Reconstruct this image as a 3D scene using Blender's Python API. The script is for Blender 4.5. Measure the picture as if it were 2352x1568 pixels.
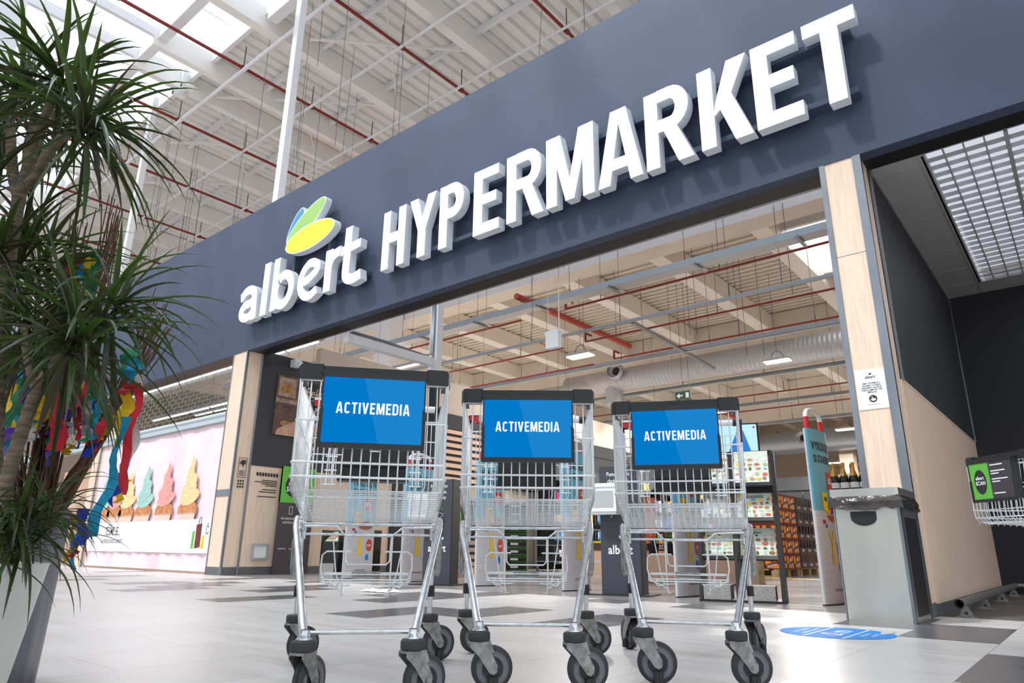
import bpy, math, random
from math import sin, cos, pi, radians, sqrt
from mathutils import Vector, Matrix
S = bpy.context.scene
C = S.collection
random.seed(7)
for o in list(bpy.data.objects): bpy.data.objects.remove(o)

# ------------------------------------------------------------------ camera
cd = bpy.data.cameras.new('camera'); cam = bpy.data.objects.new('camera', cd); C.objects.link(cam)
S.camera = cam
cd.sensor_width = 36; cd.lens = 24.0; cd.clip_end = 300; cd.clip_start = .05
_p, _r, _y = radians(16.97), radians(.597), radians(39.86)
fw = Vector((-sin(_y)*cos(_p), cos(_y)*cos(_p), sin(_p)))
rt = Vector((cos(_y), sin(_y), 0)); up = rt.cross(fw)
rr = rt*cos(_r)+up*sin(_r); uu = up*cos(_r)-rt*sin(_r)
M = Matrix((rr, uu, -fw)).transposed().to_4x4(); M.translation = (0, 0, .45)
cam.matrix_world = M

# ------------------------------------------------------------------ world, light, exposure
w = bpy.data.worlds.new('world'); S.world = w; w.use_nodes = True
nt = w.node_tree; bg = nt.nodes['Background']
tc = nt.nodes.new('ShaderNodeTexCoord'); sx = nt.nodes.new('ShaderNodeSeparateXYZ'); rp = nt.nodes.new('ShaderNodeValToRGB')
nt.links.new(tc.outputs['Generated'], sx.inputs[0]); nt.links.new(sx.outputs['Z'], rp.inputs[0]); nt.links.new(rp.outputs[0], bg.inputs[0])
rp.color_ramp.elements[0].position = 0.0; rp.color_ramp.elements[0].color = (.5, .5, .52, 1)
rp.color_ramp.elements[1].position = .55; rp.color_ramp.elements[1].color = (.80, .89, 1.0, 1)
bg.inputs[1].default_value = 1.22

def area(name, loc, size, size_y, power, col=(1, 1, 1), rot=(0, 0, 0)):
    l = bpy.data.lights.new(name, 'AREA'); l.shape = 'RECTANGLE'; l.size = size; l.size_y = size_y; l.energy = power; l.color = col
    o = bpy.data.objects.new(name, l); C.objects.link(o); o.location = loc; o.rotation_euler = rot; return o
sun = bpy.data.lights.new('sun', 'SUN'); sun.energy = 1.8; sun.angle = radians(5); sun.color = (.97, .98, 1)
so = bpy.data.objects.new('sun', sun); C.objects.link(so)
so.rotation_euler = Vector((.30, .56, -.86)).to_track_quat('-Z', 'Y').to_euler()
area('skylight_glow', (-9, 0, 12.9), 16, 6, 1000, (.80, .90, 1), (radians(-25), 0, 0))

S.view_settings.view_transform = 'Standard'; S.view_settings.look = 'None'
S.view_settings.exposure = 0.42; S.view_settings.gamma = 1; S.view_settings.use_curve_mapping = False

# ------------------------------------------------------------------ materials
MATS = {}
def lin(c): return tuple((x/255/12.92 if x/255 <= .04045 else ((x/255+.055)/1.055)**2.4) for x in c[:3])+(1,)
def mat(name, col, rough=.5, metal=0, emit=0, var=0, scale=8, stretch=None, bump=0, col2=None, spec=.5, trans=0, alpha=1):
    m = bpy.data.materials.new(name); m.use_nodes = True; n = m.node_tree; b = n.nodes['Principled BSDF']
    b.inputs['Base Color'].default_value = lin(col); b.inputs['Roughness'].default_value = rough; b.inputs['Metallic'].default_value = metal
    b.inputs['Specular IOR Level'].default_value = spec
    if trans: b.inputs['Transmission Weight'].default_value = trans
    if alpha < 1: b.inputs['Alpha'].default_value = alpha
    if emit: b.inputs['Base Color'].default_value = lin(tuple(x*(.02 if spec == 0 else .45) for x in col)); b.inputs['Emission Color'].default_value = lin(col); b.inputs['Emission Strength'].default_value = emit
    if var or bump:
        t = n.nodes.new('ShaderNodeTexCoord'); mp = n.nodes.new('ShaderNodeMapping'); nz = n.nodes.new('ShaderNodeTexNoise')
        nz.inputs['Scale'].default_value = scale; nz.inputs['Detail'].default_value = 5
        if stretch: mp.inputs['Scale'].default_value = stretch
        n.links.new(t.outputs['Object'], mp.inputs[0]); n.links.new(mp.outputs[0], nz.inputs[0])
        if var:
            mx = n.nodes.new('ShaderNodeValToRGB'); c2 = col2 or tuple(max(0, x*(1-var)) for x in col)
            mx.color_ramp.elements[0].position = .32; mx.color_ramp.elements[1].position = .68
            mx.color_ramp.elements[0].color = lin(c2); mx.color_ramp.elements[1].color = lin(col)
            n.links.new(nz.outputs[0], mx.inputs[0]); n.links.new(mx.outputs[0], b.inputs['Base Color'])
        if bump:
            bp = n.nodes.new('ShaderNodeBump'); bp.inputs['Strength'].default_value = bump; bp.inputs['Distance'].default_value = .02
            n.links.new(nz.outputs[0], bp.inputs['Height']); n.links.new(bp.outputs[0], b.inputs['Normal'])
    MATS[name] = m; return m
mat('fascia', (72, 82, 102), .55, var=.07, scale=1.2, bump=.05, spec=.22)
mat('soffit_black', (30, 30, 32), .5)
mat('wood', (240, 213, 188), .42, var=.07, scale=5, stretch=(9, 9, .6))
mat('steel_trim', (150, 156, 162), .32, .85, var=.12, scale=6, stretch=(1, 1, .3))
mat('black_wall', (34, 36, 40), .7)
mat('dark_clad', (50, 52, 56), .6, var=.08, scale=3)
mat('skirting', (98, 98, 98), .6)
mat('white_paint', (232, 233, 236), .45)
mat('beige_paint', (206, 190, 172), .6)
mat('deck', (240, 238, 234), .55)
mat('store_deck', (214, 205, 190), .6)
mat('roof_paint', (242, 239, 234), .55)
mat('store_beam', (240, 233, 223), .6)
mat('concrete', (232, 222, 208), .65, var=.05, scale=2)
mat('red_pipe', (132, 42, 36), .4)
mat('red_steel', (178, 62, 44), .45)
mat('galv', (150, 155, 160), .4, .7)
mat('galv_light', (188, 190, 192), .45, .4)
mat('dark_rod', (90, 84, 78), .6)
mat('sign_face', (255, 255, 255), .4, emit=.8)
mat('sign_side', (226, 231, 235), .4)
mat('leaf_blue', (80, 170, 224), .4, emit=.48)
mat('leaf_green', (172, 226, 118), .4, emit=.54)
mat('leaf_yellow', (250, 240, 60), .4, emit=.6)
mat('chrome', (226, 230, 233), .24, .95, var=.12, scale=30)
mat('wire', (236, 239, 240), .36, .55)
mat('zinc', (172, 172, 168), .45, .8, var=.28, scale=40)
mat('black_plastic', (30, 31, 34), .45, bump=.03, scale=200)
mat('rubber', (52, 52, 54), .65)
mat('wheel_grey', (112, 114, 117), .55)
mat('dark_panel', (46, 47, 54), .6)
mat('screen_blue', (0, 121, 202), .5, emit=.747, spec=0)
mat('screen_light', (28, 132, 206), .5, emit=.747, spec=0)
mat('white', (242, 242, 242), .5)
mat('screen_white', (255, 255, 255), .5, emit=.747, spec=0)
mat('plastic_white', (236, 238, 236), .35)
mat('red', (205, 30, 40), .45)
mat('black', (22, 22, 24), .5)
mat('ink', (40, 38, 38), .6)
mat('pot_white', (214, 216, 208), .35, var=.05, scale=3, stretch=(6, 6, .5))
mat('pot_grey', (128, 130, 142), .35, var=.35, scale=3, stretch=(4, 4, .4), col2=(78, 76, 86))
mat('soil', (40, 32, 26), .9)
mat('bark', (128, 112, 92), .8, var=.4, scale=14, stretch=(1, 1, 6), bump=.6)
mat('leaf', (52, 74, 34), .3, var=.5, scale=9, col2=(48, 52, 26))
mat('leaf_deep', (36, 52, 30), .28, var=.5, scale=9, col2=(62, 44, 30))
for _n, _c in (('leaf', (84, 122, 30)), ('leaf_deep', (60, 84, 28))):
    _t = MATS[_n].node_tree; _b = _t.nodes['Principled BSDF']; _o = _t.nodes['Material Output']; _x = _t.nodes.new('ShaderNodeMixShader'); _l = _t.nodes.new('ShaderNodeBsdfTranslucent')
    _l.inputs[0].default_value = lin(_c); _x.inputs[0].default_value = .22; _t.links.new(_b.outputs[0], _x.inputs[1]); _t.links.new(_l.outputs[0], _x.inputs[2]); _t.links.new(_x.outputs[0], _o.inputs[0])
mat('twig', (104, 72, 48), .75, var=.4, scale=30)
for k, c in dict(c_red=(206, 34, 52), c_yellow=(232, 190, 22), c_blue=(18, 150, 190), c_navy=(30, 60, 190), c_green=(34, 132, 92), c_purple=(96, 56, 170), c_white=(238, 234, 234)).items(): mat(k, c, .8, var=.12, scale=60, bump=.3)
mat('pink', (248, 226, 230), .5, var=.04, scale=1.5, col2=(244, 214, 226), bump=.25)
mat('pink_low', (240, 218, 222), .5)
mat('banner_white', (250, 246, 246), .5)
mat('cake', (226, 150, 92), .7, var=.25, scale=12)
mat('cup', (240, 196, 170), .6)
mat('mint', (168, 214, 200), .5, var=.10, scale=5, stretch=(1, 1, 6))
mat('rose', (240, 168, 160), .5, var=.10, scale=5, stretch=(1, 1, 6))
mat('cream', (250, 220, 160), .5, var=.10, scale=5, stretch=(1, 1, 6))
mat('header_grey', (186, 200, 202), .4, .2)
mat('grille', (150, 154, 154), .45, .6)
mat('lamp', (255, 250, 240), .4, emit=9)
mat('tube_lamp', (255, 248, 236), .4, emit=4)
mat('skylight', (250, 252, 255), .4, emit=2.2)
mat('ceiling_tile', (176, 174, 172), .8)
mat('louvre', (184, 184, 186), .5, .2)
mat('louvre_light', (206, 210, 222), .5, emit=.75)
mat('dark_mat', (92, 84, 78), .85, var=.15, scale=3)
mat('stainless', (226, 226, 216), .30, .92, var=.14, scale=1.6, stretch=(1, 1, .4), bump=.1)
mat('bag', (58, 51, 47), .16, bump=.8, scale=14, alpha=.86)
mat("decal_blue", (38, 132, 208), .6, spec=.2)
mat('green_sign', (98, 184, 66), .5)
mat('totem', (58, 60, 68), .5)
mat('scan_dark', (66, 60, 64), .6)
mat('sky_poster', (112, 190, 216), .45, var=.12, scale=3)
mat('poster_grey', (208, 204, 206), .5, var=.05, scale=6, stretch=(1, 1, 8))
mat('yellow', (250, 204, 10), .5)
mat('orange', (246, 150, 30), .6)
mat('brick_red', (214, 60, 40), .5)
mat('basket_brown', (186, 104, 60), .7, var=.3, scale=40)
mat('crate_red', (112, 34, 30), .5)
mat('crate_brown', (84, 66, 56), .5)
mat('bottle', (30, 26, 20), .15)
mat('pallet', (206, 178, 130), .8, var=.2, scale=12)
mat('gold', (206, 160, 84), .3, .7)
mat('bottle_green', (24, 34, 20), .1)
mat('terracotta', (196, 96, 60), .7)
mat('photo_brown', (120, 88, 74), .6, var=.45, scale=6)
mat('photo_cream', (186, 156, 132), .6, var=.3, scale=10)
mat('skin', (204, 160, 136), .6, var=.12, scale=6)
mat('bread', (196, 138, 74), .7, var=.3, scale=14)
mat('leaflet', (216, 222, 206), .5, var=.3, scale=26, col2=(150, 178, 120))
mat('print_page', (232, 230, 220), .5, var=.2, scale=22, col2=(196, 212, 184))
mat('meat', (222, 160, 140), .5, var=.3, scale=20)
mat('foliage', (70, 120, 50), .6, var=.4, scale=20)
mat('flower', (232, 110, 80), .6, var=.3, scale=30)
mat('paper_stack', (196, 194, 188), .7, var=.3, scale=30, stretch=(1, 1, 20), col2=(60, 60, 60))
mat('line_yellow', (236, 206, 90), .4)
mat('exit_green', (0, 112, 66), .5, emit=.12)
mat('tv', (170, 214, 240), .2, emit=.9)
mat('tv_blue', (20, 110, 200), .2, emit=.8)
mat('slat', (236, 196, 168), .6)
mat('ochre', (226, 180, 80), .6, var=.3, scale=9)

# floor material: 0.485 x 0.978 m tiles in half bond
def floor_mat(name, c1, c2, rough, grout):
    m = bpy.data.materials.new(name); m.use_nodes = True; n = m.node_tree; b = n.nodes['Principled BSDF']; L = n.links.new
    t = n.nodes.new('ShaderNodeNewGeometry'); sp = n.nodes.new('ShaderNodeSeparateXYZ'); cb = n.nodes.new('ShaderNodeCombineXYZ')
    a1 = n.nodes.new('ShaderNodeMath'); a1.operation = 'SUBTRACT'; a1.inputs[1].default_value = 1.23-97.8
    a2 = n.nodes.new('ShaderNodeMath'); a2.operation = 'ADD'; a2.inputs[1].default_value = 1.0+97.0
    L(t.outputs['Position'], sp.inputs[0]); L(sp.outputs['Y'], a1.inputs[0]); L(sp.outputs['X'], a2.inputs[0])
    L(a1.outputs[0], cb.inputs[0]); L(a2.outputs[0], cb.inputs[1])
    br = n.nodes.new('ShaderNodeTexBrick'); br.offset = .5; br.inputs['Scale'].default_value = 1
    br.inputs['Brick Width'].default_value = .978; br.inputs['Row Height'].default_value = .485; br.inputs['Mortar Size'].default_value = .0022
    br.inputs['Color1'].default_value = lin(c1); br.inputs['Color2'].default_value = lin(c2); br.inputs['Mortar'].default_value = lin(grout)
    L(cb.outputs[0], br.inputs['Vector'])
    nz = n.nodes.new('ShaderNodeTexNoise'); mp = n.nodes.new('ShaderNodeMapping'); mp.inputs['Scale'].default_value = (.7, 4, 1)
    nz.inputs['Scale'].default_value = 2.0; nz.inputs['Detail'].default_value = 6
    L(t.outputs['Position'], mp.inputs[0]); L(mp.outputs[0], nz.inputs[0])
    rm = n.nodes.new('ShaderNodeMapRange'); rm.inputs[1].default_value = .3; rm.inputs[2].default_value = .7; rm.inputs[3].default_value = .93; rm.inputs[4].default_value = 1.03
    L(nz.outputs[0], rm.inputs[0])
    mx = n.nodes.new('ShaderNodeVectorMath'); mx.operation = 'SCALE'; L(br.outputs[0], mx.inputs[0]); L(rm.outputs[0], mx.inputs['Scale'])
    L(mx.outputs[0], b.inputs['Base Color']); b.inputs['Roughness'].default_value = rough; b.inputs['Specular IOR Level'].default_value = .38
    r2 = n.nodes.new('ShaderNodeMapRange'); r2.inputs[1].default_value = .35; r2.inputs[2].default_value = .65; r2.inputs[3].default_value = rough*.9; r2.inputs[4].default_value = rough*1.15
    L(nz.outputs[0], r2.inputs[0]); L(r2.outputs[0], b.inputs['Roughness'])
    MATS[name] = m
floor_mat('tile_light', (204, 198, 194), (198, 192, 188), .33, (150, 146, 144))
floor_mat('tile_dark', (112, 110, 111), (104, 102, 104), .25, (90, 88, 88))
floor_mat('tile_store', (150, 146, 144), (140, 137, 135), .2, (110, 106, 104))

# ------------------------------------------------------------------ mesh builder
_txt = {}
def text_geo(s, off=0.0):
    k = (s, off)   # cached outline of a line of lettering
    if k not in _txt:
        c = bpy.data.curves.new('t', 'FONT'); c.body = s; c.size = 1; c.offset = off; c.resolution_u = 3; c.space_character = 1+off*2.2
        o = bpy.data.objects.new('t', c); C.objects.link(o)
        dg = bpy.context.evaluated_depsgraph_get(); me = bpy.data.meshes.new_from_object(o.evaluated_get(dg))
        _txt[k] = ([tuple(v.co) for v in me.vertices], [tuple(p.vertices) for p in me.polygons])
        bpy.data.objects.remove(o); bpy.data.curves.remove(c); bpy.data.meshes.remove(me)
    return _txt[k]
class MB:
    def __init__(s, m=None): s.v = []; s.f = []; s.fm = []; s.mats = []; s.sm = []; s.cur = 0; s.smooth = False; (s.m(m) if m else None)
    def m(s, name):
        if name not in s.mats: s.mats.append(name)
        s.cur = s.mats.index(name); return s
    def add(s, vs, fs, smooth=None):
        n = len(s.v); s.v += [tuple(v) for v in vs]
        for f in fs: s.f.append(tuple(i+n for i in f)); s.fm.append(s.cur); s.sm.append(s.smooth if smooth is None else smooth)
        return s
    def box(s, x0, x1, y0, y1, z0, z1, m=None):
        if m: s.m(m)
        v = [(x, y, z) for x in (x0, x1) for y in (y0, y1) for z in (z0, z1)]
        return s.add(v, [(0, 1, 3, 2), (4, 6, 7, 5), (0, 4, 5, 1), (2, 3, 7, 6), (0, 2, 6, 4), (1, 5, 7, 3)], False)
    def bar(s, a, b, w, h, upv=(0, 0, 1), m=None):
        if m: s.m(m)
        a = Vector(a); b = Vector(b); d = (b-a).normalized(); u = Vector(upv); sd = d.cross(u)
        if sd.length < 1e-4: sd = d.cross(Vector((1, 0, 0)))
        sd.normalize(); u = sd.cross(d).normalized(); sd = sd*w/2; u = u*h/2
        v = [p+sx*sd+sy*u for p in (a, b) for sx, sy in ((-1, -1), (1, -1), (1, 1), (-1, 1))]
        return s.add(v, [(0, 3, 2, 1), (4, 5, 6, 7), (0, 1, 5, 4), (1, 2, 6, 5), (2, 3, 7, 6), (3, 0, 4, 7)], False)
    def tube(s, path, r, n=6, caps=True, rs=None, flat=1):
        path = [Vector(p) for p in path]; k = len(path); base = len(s.v); prev = None; vs = []
        for i, p in enumerate(path):
            d = (path[min(i+1, k-1)]-path[max(i-1, 0)])
            d = d.normalized() if d.length > 1e-9 else Vector((0, 0, 1))
            if prev is None:
                a = d.cross(Vector((0, 0, 1)));
                if a.length < .1: a = d.cross(Vector((0, 1, 0)))
            else: a = prev-d*prev.dot(d)
            a.normalize(); prev = a; b = d.cross(a)
            rad = rs[i] if rs else r
            for j in range(n):
                t = 2*pi*j/n; vs.append(p+a*cos(t)*rad+b*sin(t)*rad*flat)
        fs = [(i*n+j, i*n+(j+1) % n, (i+1)*n+(j+1) % n, (i+1)*n+j) for i in range(k-1) for j in range(n)]
        s.add(vs, fs, True)
        if caps: s.add(vs[:n], [tuple(range(n))[::-1]], False); s.add(vs[-n:], [tuple(range(n))], False)
        return s
    def cyl(s, a, b, r, n=16, r2=None):
        return s.tube([a, b], r, n, True, [r, r2 if r2 is not None else r])
    def lathe(s, prof, n=24, c=(0, 0, 0), sx=1, sy=1):
        vs = [(c[0]+r*cos(2*pi*j/n)*sx, c[1]+r*sin(2*pi*j/n)*sy, c[2]+z) for r, z in prof for j in range(n)]
        fs = [(i*n+j, i*n+(j+1) % n, (i+1)*n+(j+1) % n, (i+1)*n+j) for i in range(len(prof)-1) for j in range(n)]
        return s.add(vs, fs, True)
    def quad(s, pts, m=None):
        if m: s.m(m)
        return s.add(pts, [tuple(range(len(pts)))], False)
    # extruded polygon: 2-D points (u,v) mapped by o + u*U + v*V, thickness along N
    def prism(s, poly, o, U, V, N, t, mside=None):
        o, U, V, N = map(Vector, (o, U, V, N)); k = len(poly)
        f = [o+U*a+V*b+N*t for a, b in poly]; bk = [o+U*a+V*b for a, b in poly]
        s.add(f, [tuple(range(k))], False); c = s.cur
        if mside: s.m(mside)
        s.add(bk, [tuple(range(k))[::-1]], False)
        s.add(f+bk, [(i, k+i, k+(i+1) % k, (i+1) % k) for i in range(k)], False); s.cur = c
        return s
    def text(s, string, o, U, V, size, xs=1.0, off=0.0, align='c', m=None, shear=0):
        if m: s.m(m)
        vs, fs = text_geo(string, off); o = Vector(o); U = Vector(U); V = Vector(V)
        if not vs: return s
        x0 = min(v[0] for v in vs); x1 = max(v[0] for v in vs); sh = {'c': (x0+x1)/2, 'l': x0, 'r': x1}[align]
        return s.add([o+U*((v[0]-sh+shear*v[1])*size*xs)+V*(v[1]*size) for v in vs], fs, False)
    def rot(s, R, t=(0, 0, 0)):
        s.v = [tuple(R @ Vector(v)+Vector(t)) for v in s.v]; return s
    def build(s, name, m=None, parent=None, loc=None, rz=0, kind=None, label=None):
        me = bpy.data.meshes.new(name); me.from_pydata(s.v, [], s.f)
        for mn in (s.mats or [m]): me.materials.append(MATS[mn])
        me.polygons.foreach_set('material_index', s.fm); me.polygons.foreach_set('use_smooth', s.sm); me.update()
        o = bpy.data.objects.new(name, me); C.objects.link(o)
        if parent: o.parent = parent
        if loc: o.location = loc
        if rz: o.rotation_euler.z = rz
        if kind: o['kind'] = kind
        if label: o['label'] = label
        return o
def tag(o, label, cat, group=None, kind=None):
    o['label'] = label; o['category'] = cat
    if group: o['group'] = group
    if kind: o['kind'] = kind
    return o
def empty(name, loc, rz, label, cat, group=None):
    o = bpy.data.objects.new(name, None); C.objects.link(o); o.location = loc; o.rotation_euler.z = rz; o.empty_display_size = .1
    return tag(o, label, cat, group)
def copy_tree(o, parent=None):
    c = o.copy(); C.objects.link(c); c.parent = parent
    for ch in list(o.children): copy_tree(ch, c)
    return c
def struct(o): o['kind'] = 'structure'; return o
X, Y, Z = Vector((1, 0, 0)), Vector((0, 1, 0)), Vector((0, 0, 1))

# ------------------------------------------------------------------ floor
f = MB('tile_light'); f.quad([(-45, -8, 0), (8, -8, 0), (8, 6.1, 0), (-45, 6.1, 0)])
f.m('tile_store').quad([(-45, 6.1, 0), (-1.05, 6.1, 0), (-1.05, 50, 0), (-45, 50, 0)])
f.m('tile_light').quad([(-1.05, 6.1, 0), (8, 6.1, 0), (8, 6.36, 0), (-1.05, 6.36, 0)])
f.m('dark_mat').quad([(-1.05, 6.36, 0), (8, 6.36, 0), (8, 50, 0), (-1.05, 50, 0)])
f.m('tile_dark')
dk = [(0, 4.655), (1, 3.19), (-1, 5.14), (-4, 3.68), (-6, 3.68), (-7, 3.19), (-11, 3.19), (-13, 4.16), (-9, 4.16), (-10, 4.655), (-15, 3.19), (-16, 3.68), (-18, 3.68), (-17, 4.16), (-6, 5.63), (-4, 5.63), (-9, 5.14), (-19, 5.14), (-21, 3.19), (-23, 4.16), (-25, 3.19), (-12, 5.63), (-16, 5.63), (-27, 5.14), (3, 4.16), (4, 2.70), (2, 1.72), (-28, 2.70), (-14, 4.655)]
for k, y in dk: f.quad([(-1+.485*k, y, .0006), (-.515+.485*k, y, .0006), (-.515+.485*k, min(y+.978, 6.1), .0006), (-1+.485*k, min(y+.978, 6.1), .0006)])
f.m('line_yellow').quad([(-9, 13.2, .0006), (-3.2, 13.2, .0006), (-3.2, 13.5, .0006), (-9, 13.5, .0006)])
struct(f.build('floor'))

# ------------------------------------------------------------------ fascia and portal
FY = 6.05
m = MB('fascia'); m.box(-30, 6, FY, FY+.14, 3.85, 6.76)
m.m('soffit_black').box(-30, 6, FY+.14, FY+.35, 3.85, 3.9)
struct(m.build('wall_fascia'))
m = MB('galv'); m.box(-11.27, -1.39, FY+.38, FY+.44, 3.86, 3.9); m.m('soffit_black').box(-11.27, -1.39, FY+.35, FY+.38, 3.85, 3.9)
struct(m.build('trim_1'))
# left pillar
m = MB('wood'); m.box(-11.75, -11.28, FY+.01, FY+.31, .13, 3.85)
m.m('skirting').box(-11.755, -11.275, FY+.006, FY+.315, 0, .13)
m.m('steel_trim').box(-11.30, -11.265, FY, FY+.035, 0, 3.85); m.box(-11.765, -11.74, FY, FY+.02, 0, 3.85)
m.box(-11.755, -11.28, FY+.004, FY+.012, 1.28, 1.40); m.m('galv').box(-11.30, -11.262, FY+.29, FY+.33, 0, 3.85)
struct(m.build('trim_2'))
m = MB('ink'); o = (-11.263, FY+.17, 1.77)   # camera notice printed on the reveal
def ring(mb, o, U, V, w, h, t, N, d=.001):
    o = Vector(o)+Vector(N)*d
    for a, b, c, e in ((-w/2, w/2, -h/2, -h/2+t), (-w/2, w/2, h/2-t, h/2), (-w/2, -w/2+t, -h/2, h/2), (w/2-t, w/2, -h/2, h/2)):
        mb.quad([o+Vector(U)*p+Vector(V)*q for p, q in ((a, c), (b, c), (b, e), (a, e))])
ring(m, o, Y, Z, .15, .34, .008, X)
for a, b, c, e in ((-.05, .05, .06, .1), (-.03, .06, .1, .13), (-.01, .02, .02, .06)): m.quad([Vector(o)+X*.001+Y*p+Z*q for p, q in ((a, c), (b, c), (b, e), (a, e))])
for i in range(4): m.quad([Vector(o)+X*.001+Y*p+Z*q for p, q in ((-.05, -.06-i*.025), (.05, -.06-i*.025), (.05, -.05-i*.025), (-.05, -.05-i*.025))])
for i in range(3):
    for j in range(3): m.quad([Vector(o)+X*.001+Y*p+Z*q for p, q in ((-.06+j*.045, -.24-i*.05), (-.03+j*.045, -.24-i*.05), (-.03+j*.045, -.21-i*.05), (-.06+j*.045, -.21-i*.05))])
tag(m.build('camera_notice'), 'small black surveillance camera notice printed on the left wooden pillar', 'notice')
# right pillar
m = MB('wood'); m.box(-1.38, -1.06, FY+.01, FY+.30, .1, 3.85)
m.m('skirting').box(-1.38, -1.06, FY+.012, FY+.30, 0, .1)
m.m('steel_trim').box(-1.395, -1.35, FY, FY+.03, 0, 3.85); m.box(-1.115, -1.046, FY, FY+.02, 0, 3.85); m.box(-1.06, -1.046, FY+.02, FY+.05, 0, 3.85)
m.m('fascia').quad([(-1.35, FY+.009, 2.93), (-1.115, FY+.009, 2.93), (-1.115, FY+.009, 2.934), (-1.35, FY+.009, 2.934)])
struct(m.build('trim_3'))
# notice sheet on right pillar
m = MB('white'); m.box(-1.34, -1.11, FY+.004, FY+.009, 1.57, 1.90)
m.m('ink')
NO = lambda x, z: (x, FY+.003, z)
m.text('albert', NO(-1.225, 1.825), X, Z, .034, .9, .02)
for a in (0.5, 1.2, 2.2): m.prism([(.009*cos(t*pi/6)*cos(a)-.004*sin(t*pi/6)*sin(a), .009*cos(t*pi/6)*sin(a)+.004*sin(t*pi/6)*cos(a)) for t in range(12)], (-1.225+.006*cos(a), FY+.003, 1.858+.004*sin(a)), X, Z, -Y, .0005)
for i, t in enumerate(['PŘED VSTUPEM DO', 'PRODEJNY VYUŽIJTE', 'DEZINFEKCI NA RUCE,', 'KTEROU JSME PRO VÁS', 'PŘIPRAVILI']): m.text(t, NO(-1.225, 1.778-i*.0185), X, Z, .0165, .85, .03)
m.prism([(.03*cos(t*pi/12), .03*sin(t*pi/12)) for t in range(24)], (-1.225, FY+.003, 1.655), X, Z, -Y, .0005)
m.m('white').prism([(-.022, -.008), (.0, -.02), (.02, -.012), (.02, 0), (0, .004), (-.01, -.002)], (-1.225, FY+.002, 1.655), X, Z, -Y, .0005)
m.prism([(-.012, .008), (-.006, .02), (0, .008), (-.006, .004)], (-1.225, FY+.002, 1.655), X, Z, -Y, .0005)
m.m('ink').box(-1.27, -1.18, FY+.002, FY+.003, 1.608, 1.6095)
tag(m.build('paper_notice'), 'white hand disinfection notice taped to the right wooden pillar', 'notice')

# ------------------------------------------------------------------ recess on the right
m = MB('wood'); m.box(-1.2, -1.05, FY+.30, 10.75, .09, 1.85)
m.m('steel_trim').box(-1.06, -1.035, FY+.33, FY+.36, 1.85, 3.86)
m.m('dark_clad').box(-1.2, -1.055, FY+.36, 10.75, 1.85, 3.95)
m.m('wood').box(-1.06, -1.045, FY+.36, 10.75, 1.84, 1.86)
m.m('skirting').box(-1.2, -1.04, FY+.30, 10.75, 0, .09)
struct(m.build('wall_recess'))
m = MB('black_wall'); m.box(-1.2, 6, 10.75, 10.9, 0, 4.1); m.m('steel_trim').box(-1.05, -1.035, 10.73, 10.75, 1.86, 3.86)
struct(m.build('wall_back'))
m = MB('ceiling_tile'); z0 = 3.86
# perimeter tiles + frame
m.box(-1.06, -.64, FY+.3, 10.75, z0, z0+.02); m.box(-.64, 6, FY+.3, 6.42, z0, z0+.02); m.box(-.64, 6, 10.28, 10.75, z0, z0+.02)
m.m('louvre')
for i in range(8): y = 6.62+.6*i; m.box(-1.04, -.64, y-.006, y+.006, z0-.004, z0)
m.box(-.66, -.62, 6.4, 10.7, z0-.006, z0+.02); m.box(-1.06, 6, 6.41, 6.43, z0-.004, z0); m.box(-1.045, -1.03, 6.4, 10.75, z0-.004, z0)
for i in range(24):
    y = 6.62+i*.163
    if y < 10.3: m.box(-.62, 5.5, y-.003, y+.003, z0-.002, z0+.040)
for i in range(40): x = -.62+i*.1525; m.box(x-.006, x+.006, 6.45, 10.28, z0-.004, z0+.04)
for i in range(10): x = -.62+i*.61; m.box(x-.016, x+.016, 6.45, 10.28, z0-.006, z0+.04)
m.m('louvre_light').box(-.62, 6, 6.45, 10.3, 4.02, 4.03)
struct(m.build('ceiling_recess'))
area('recess_light', (2.2, 8.4, 3.8), 4, 3, 26, (.95, .97, 1))
# guard rail in the recess
t = empty('guard_rail', (-.9, 8, 0), 0, 'low dark steel tube guard rail along the wood panelled recess wall', 'guard rail')
m = MB('zinc'); m.tube([(0, -1.72, .1), (0, 2.6, .1)], .032, 12, False); m.tube([(0, -1.72, .1), (0, 2.6, .1)], .027, 12, False); m.tube([(0, 2.6, .1), (3.5, 2.6, .1)], .03, 10)
m.build('rail', parent=t)
for i, y in enumerate((-1.6, -.5, .8, 2.0)):
    m = MB('zinc'); m.prism([(-.05, 0), (.05, 0), (.03, .05), (.018, .08), (-.018, .08)], (.02, y, .0), X, Z, Y, .006); m.box(-.05, .09, y-.03, y+.03, 0, .006)
    m.m('rubber').prism([(.012*cos(q*pi/6), .03+.012*sin(q*pi/6)) for q in range(12)], (.02, y-.002, 0), X, Z, Y, .009)
    m.build('bracket', parent=t)

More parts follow.
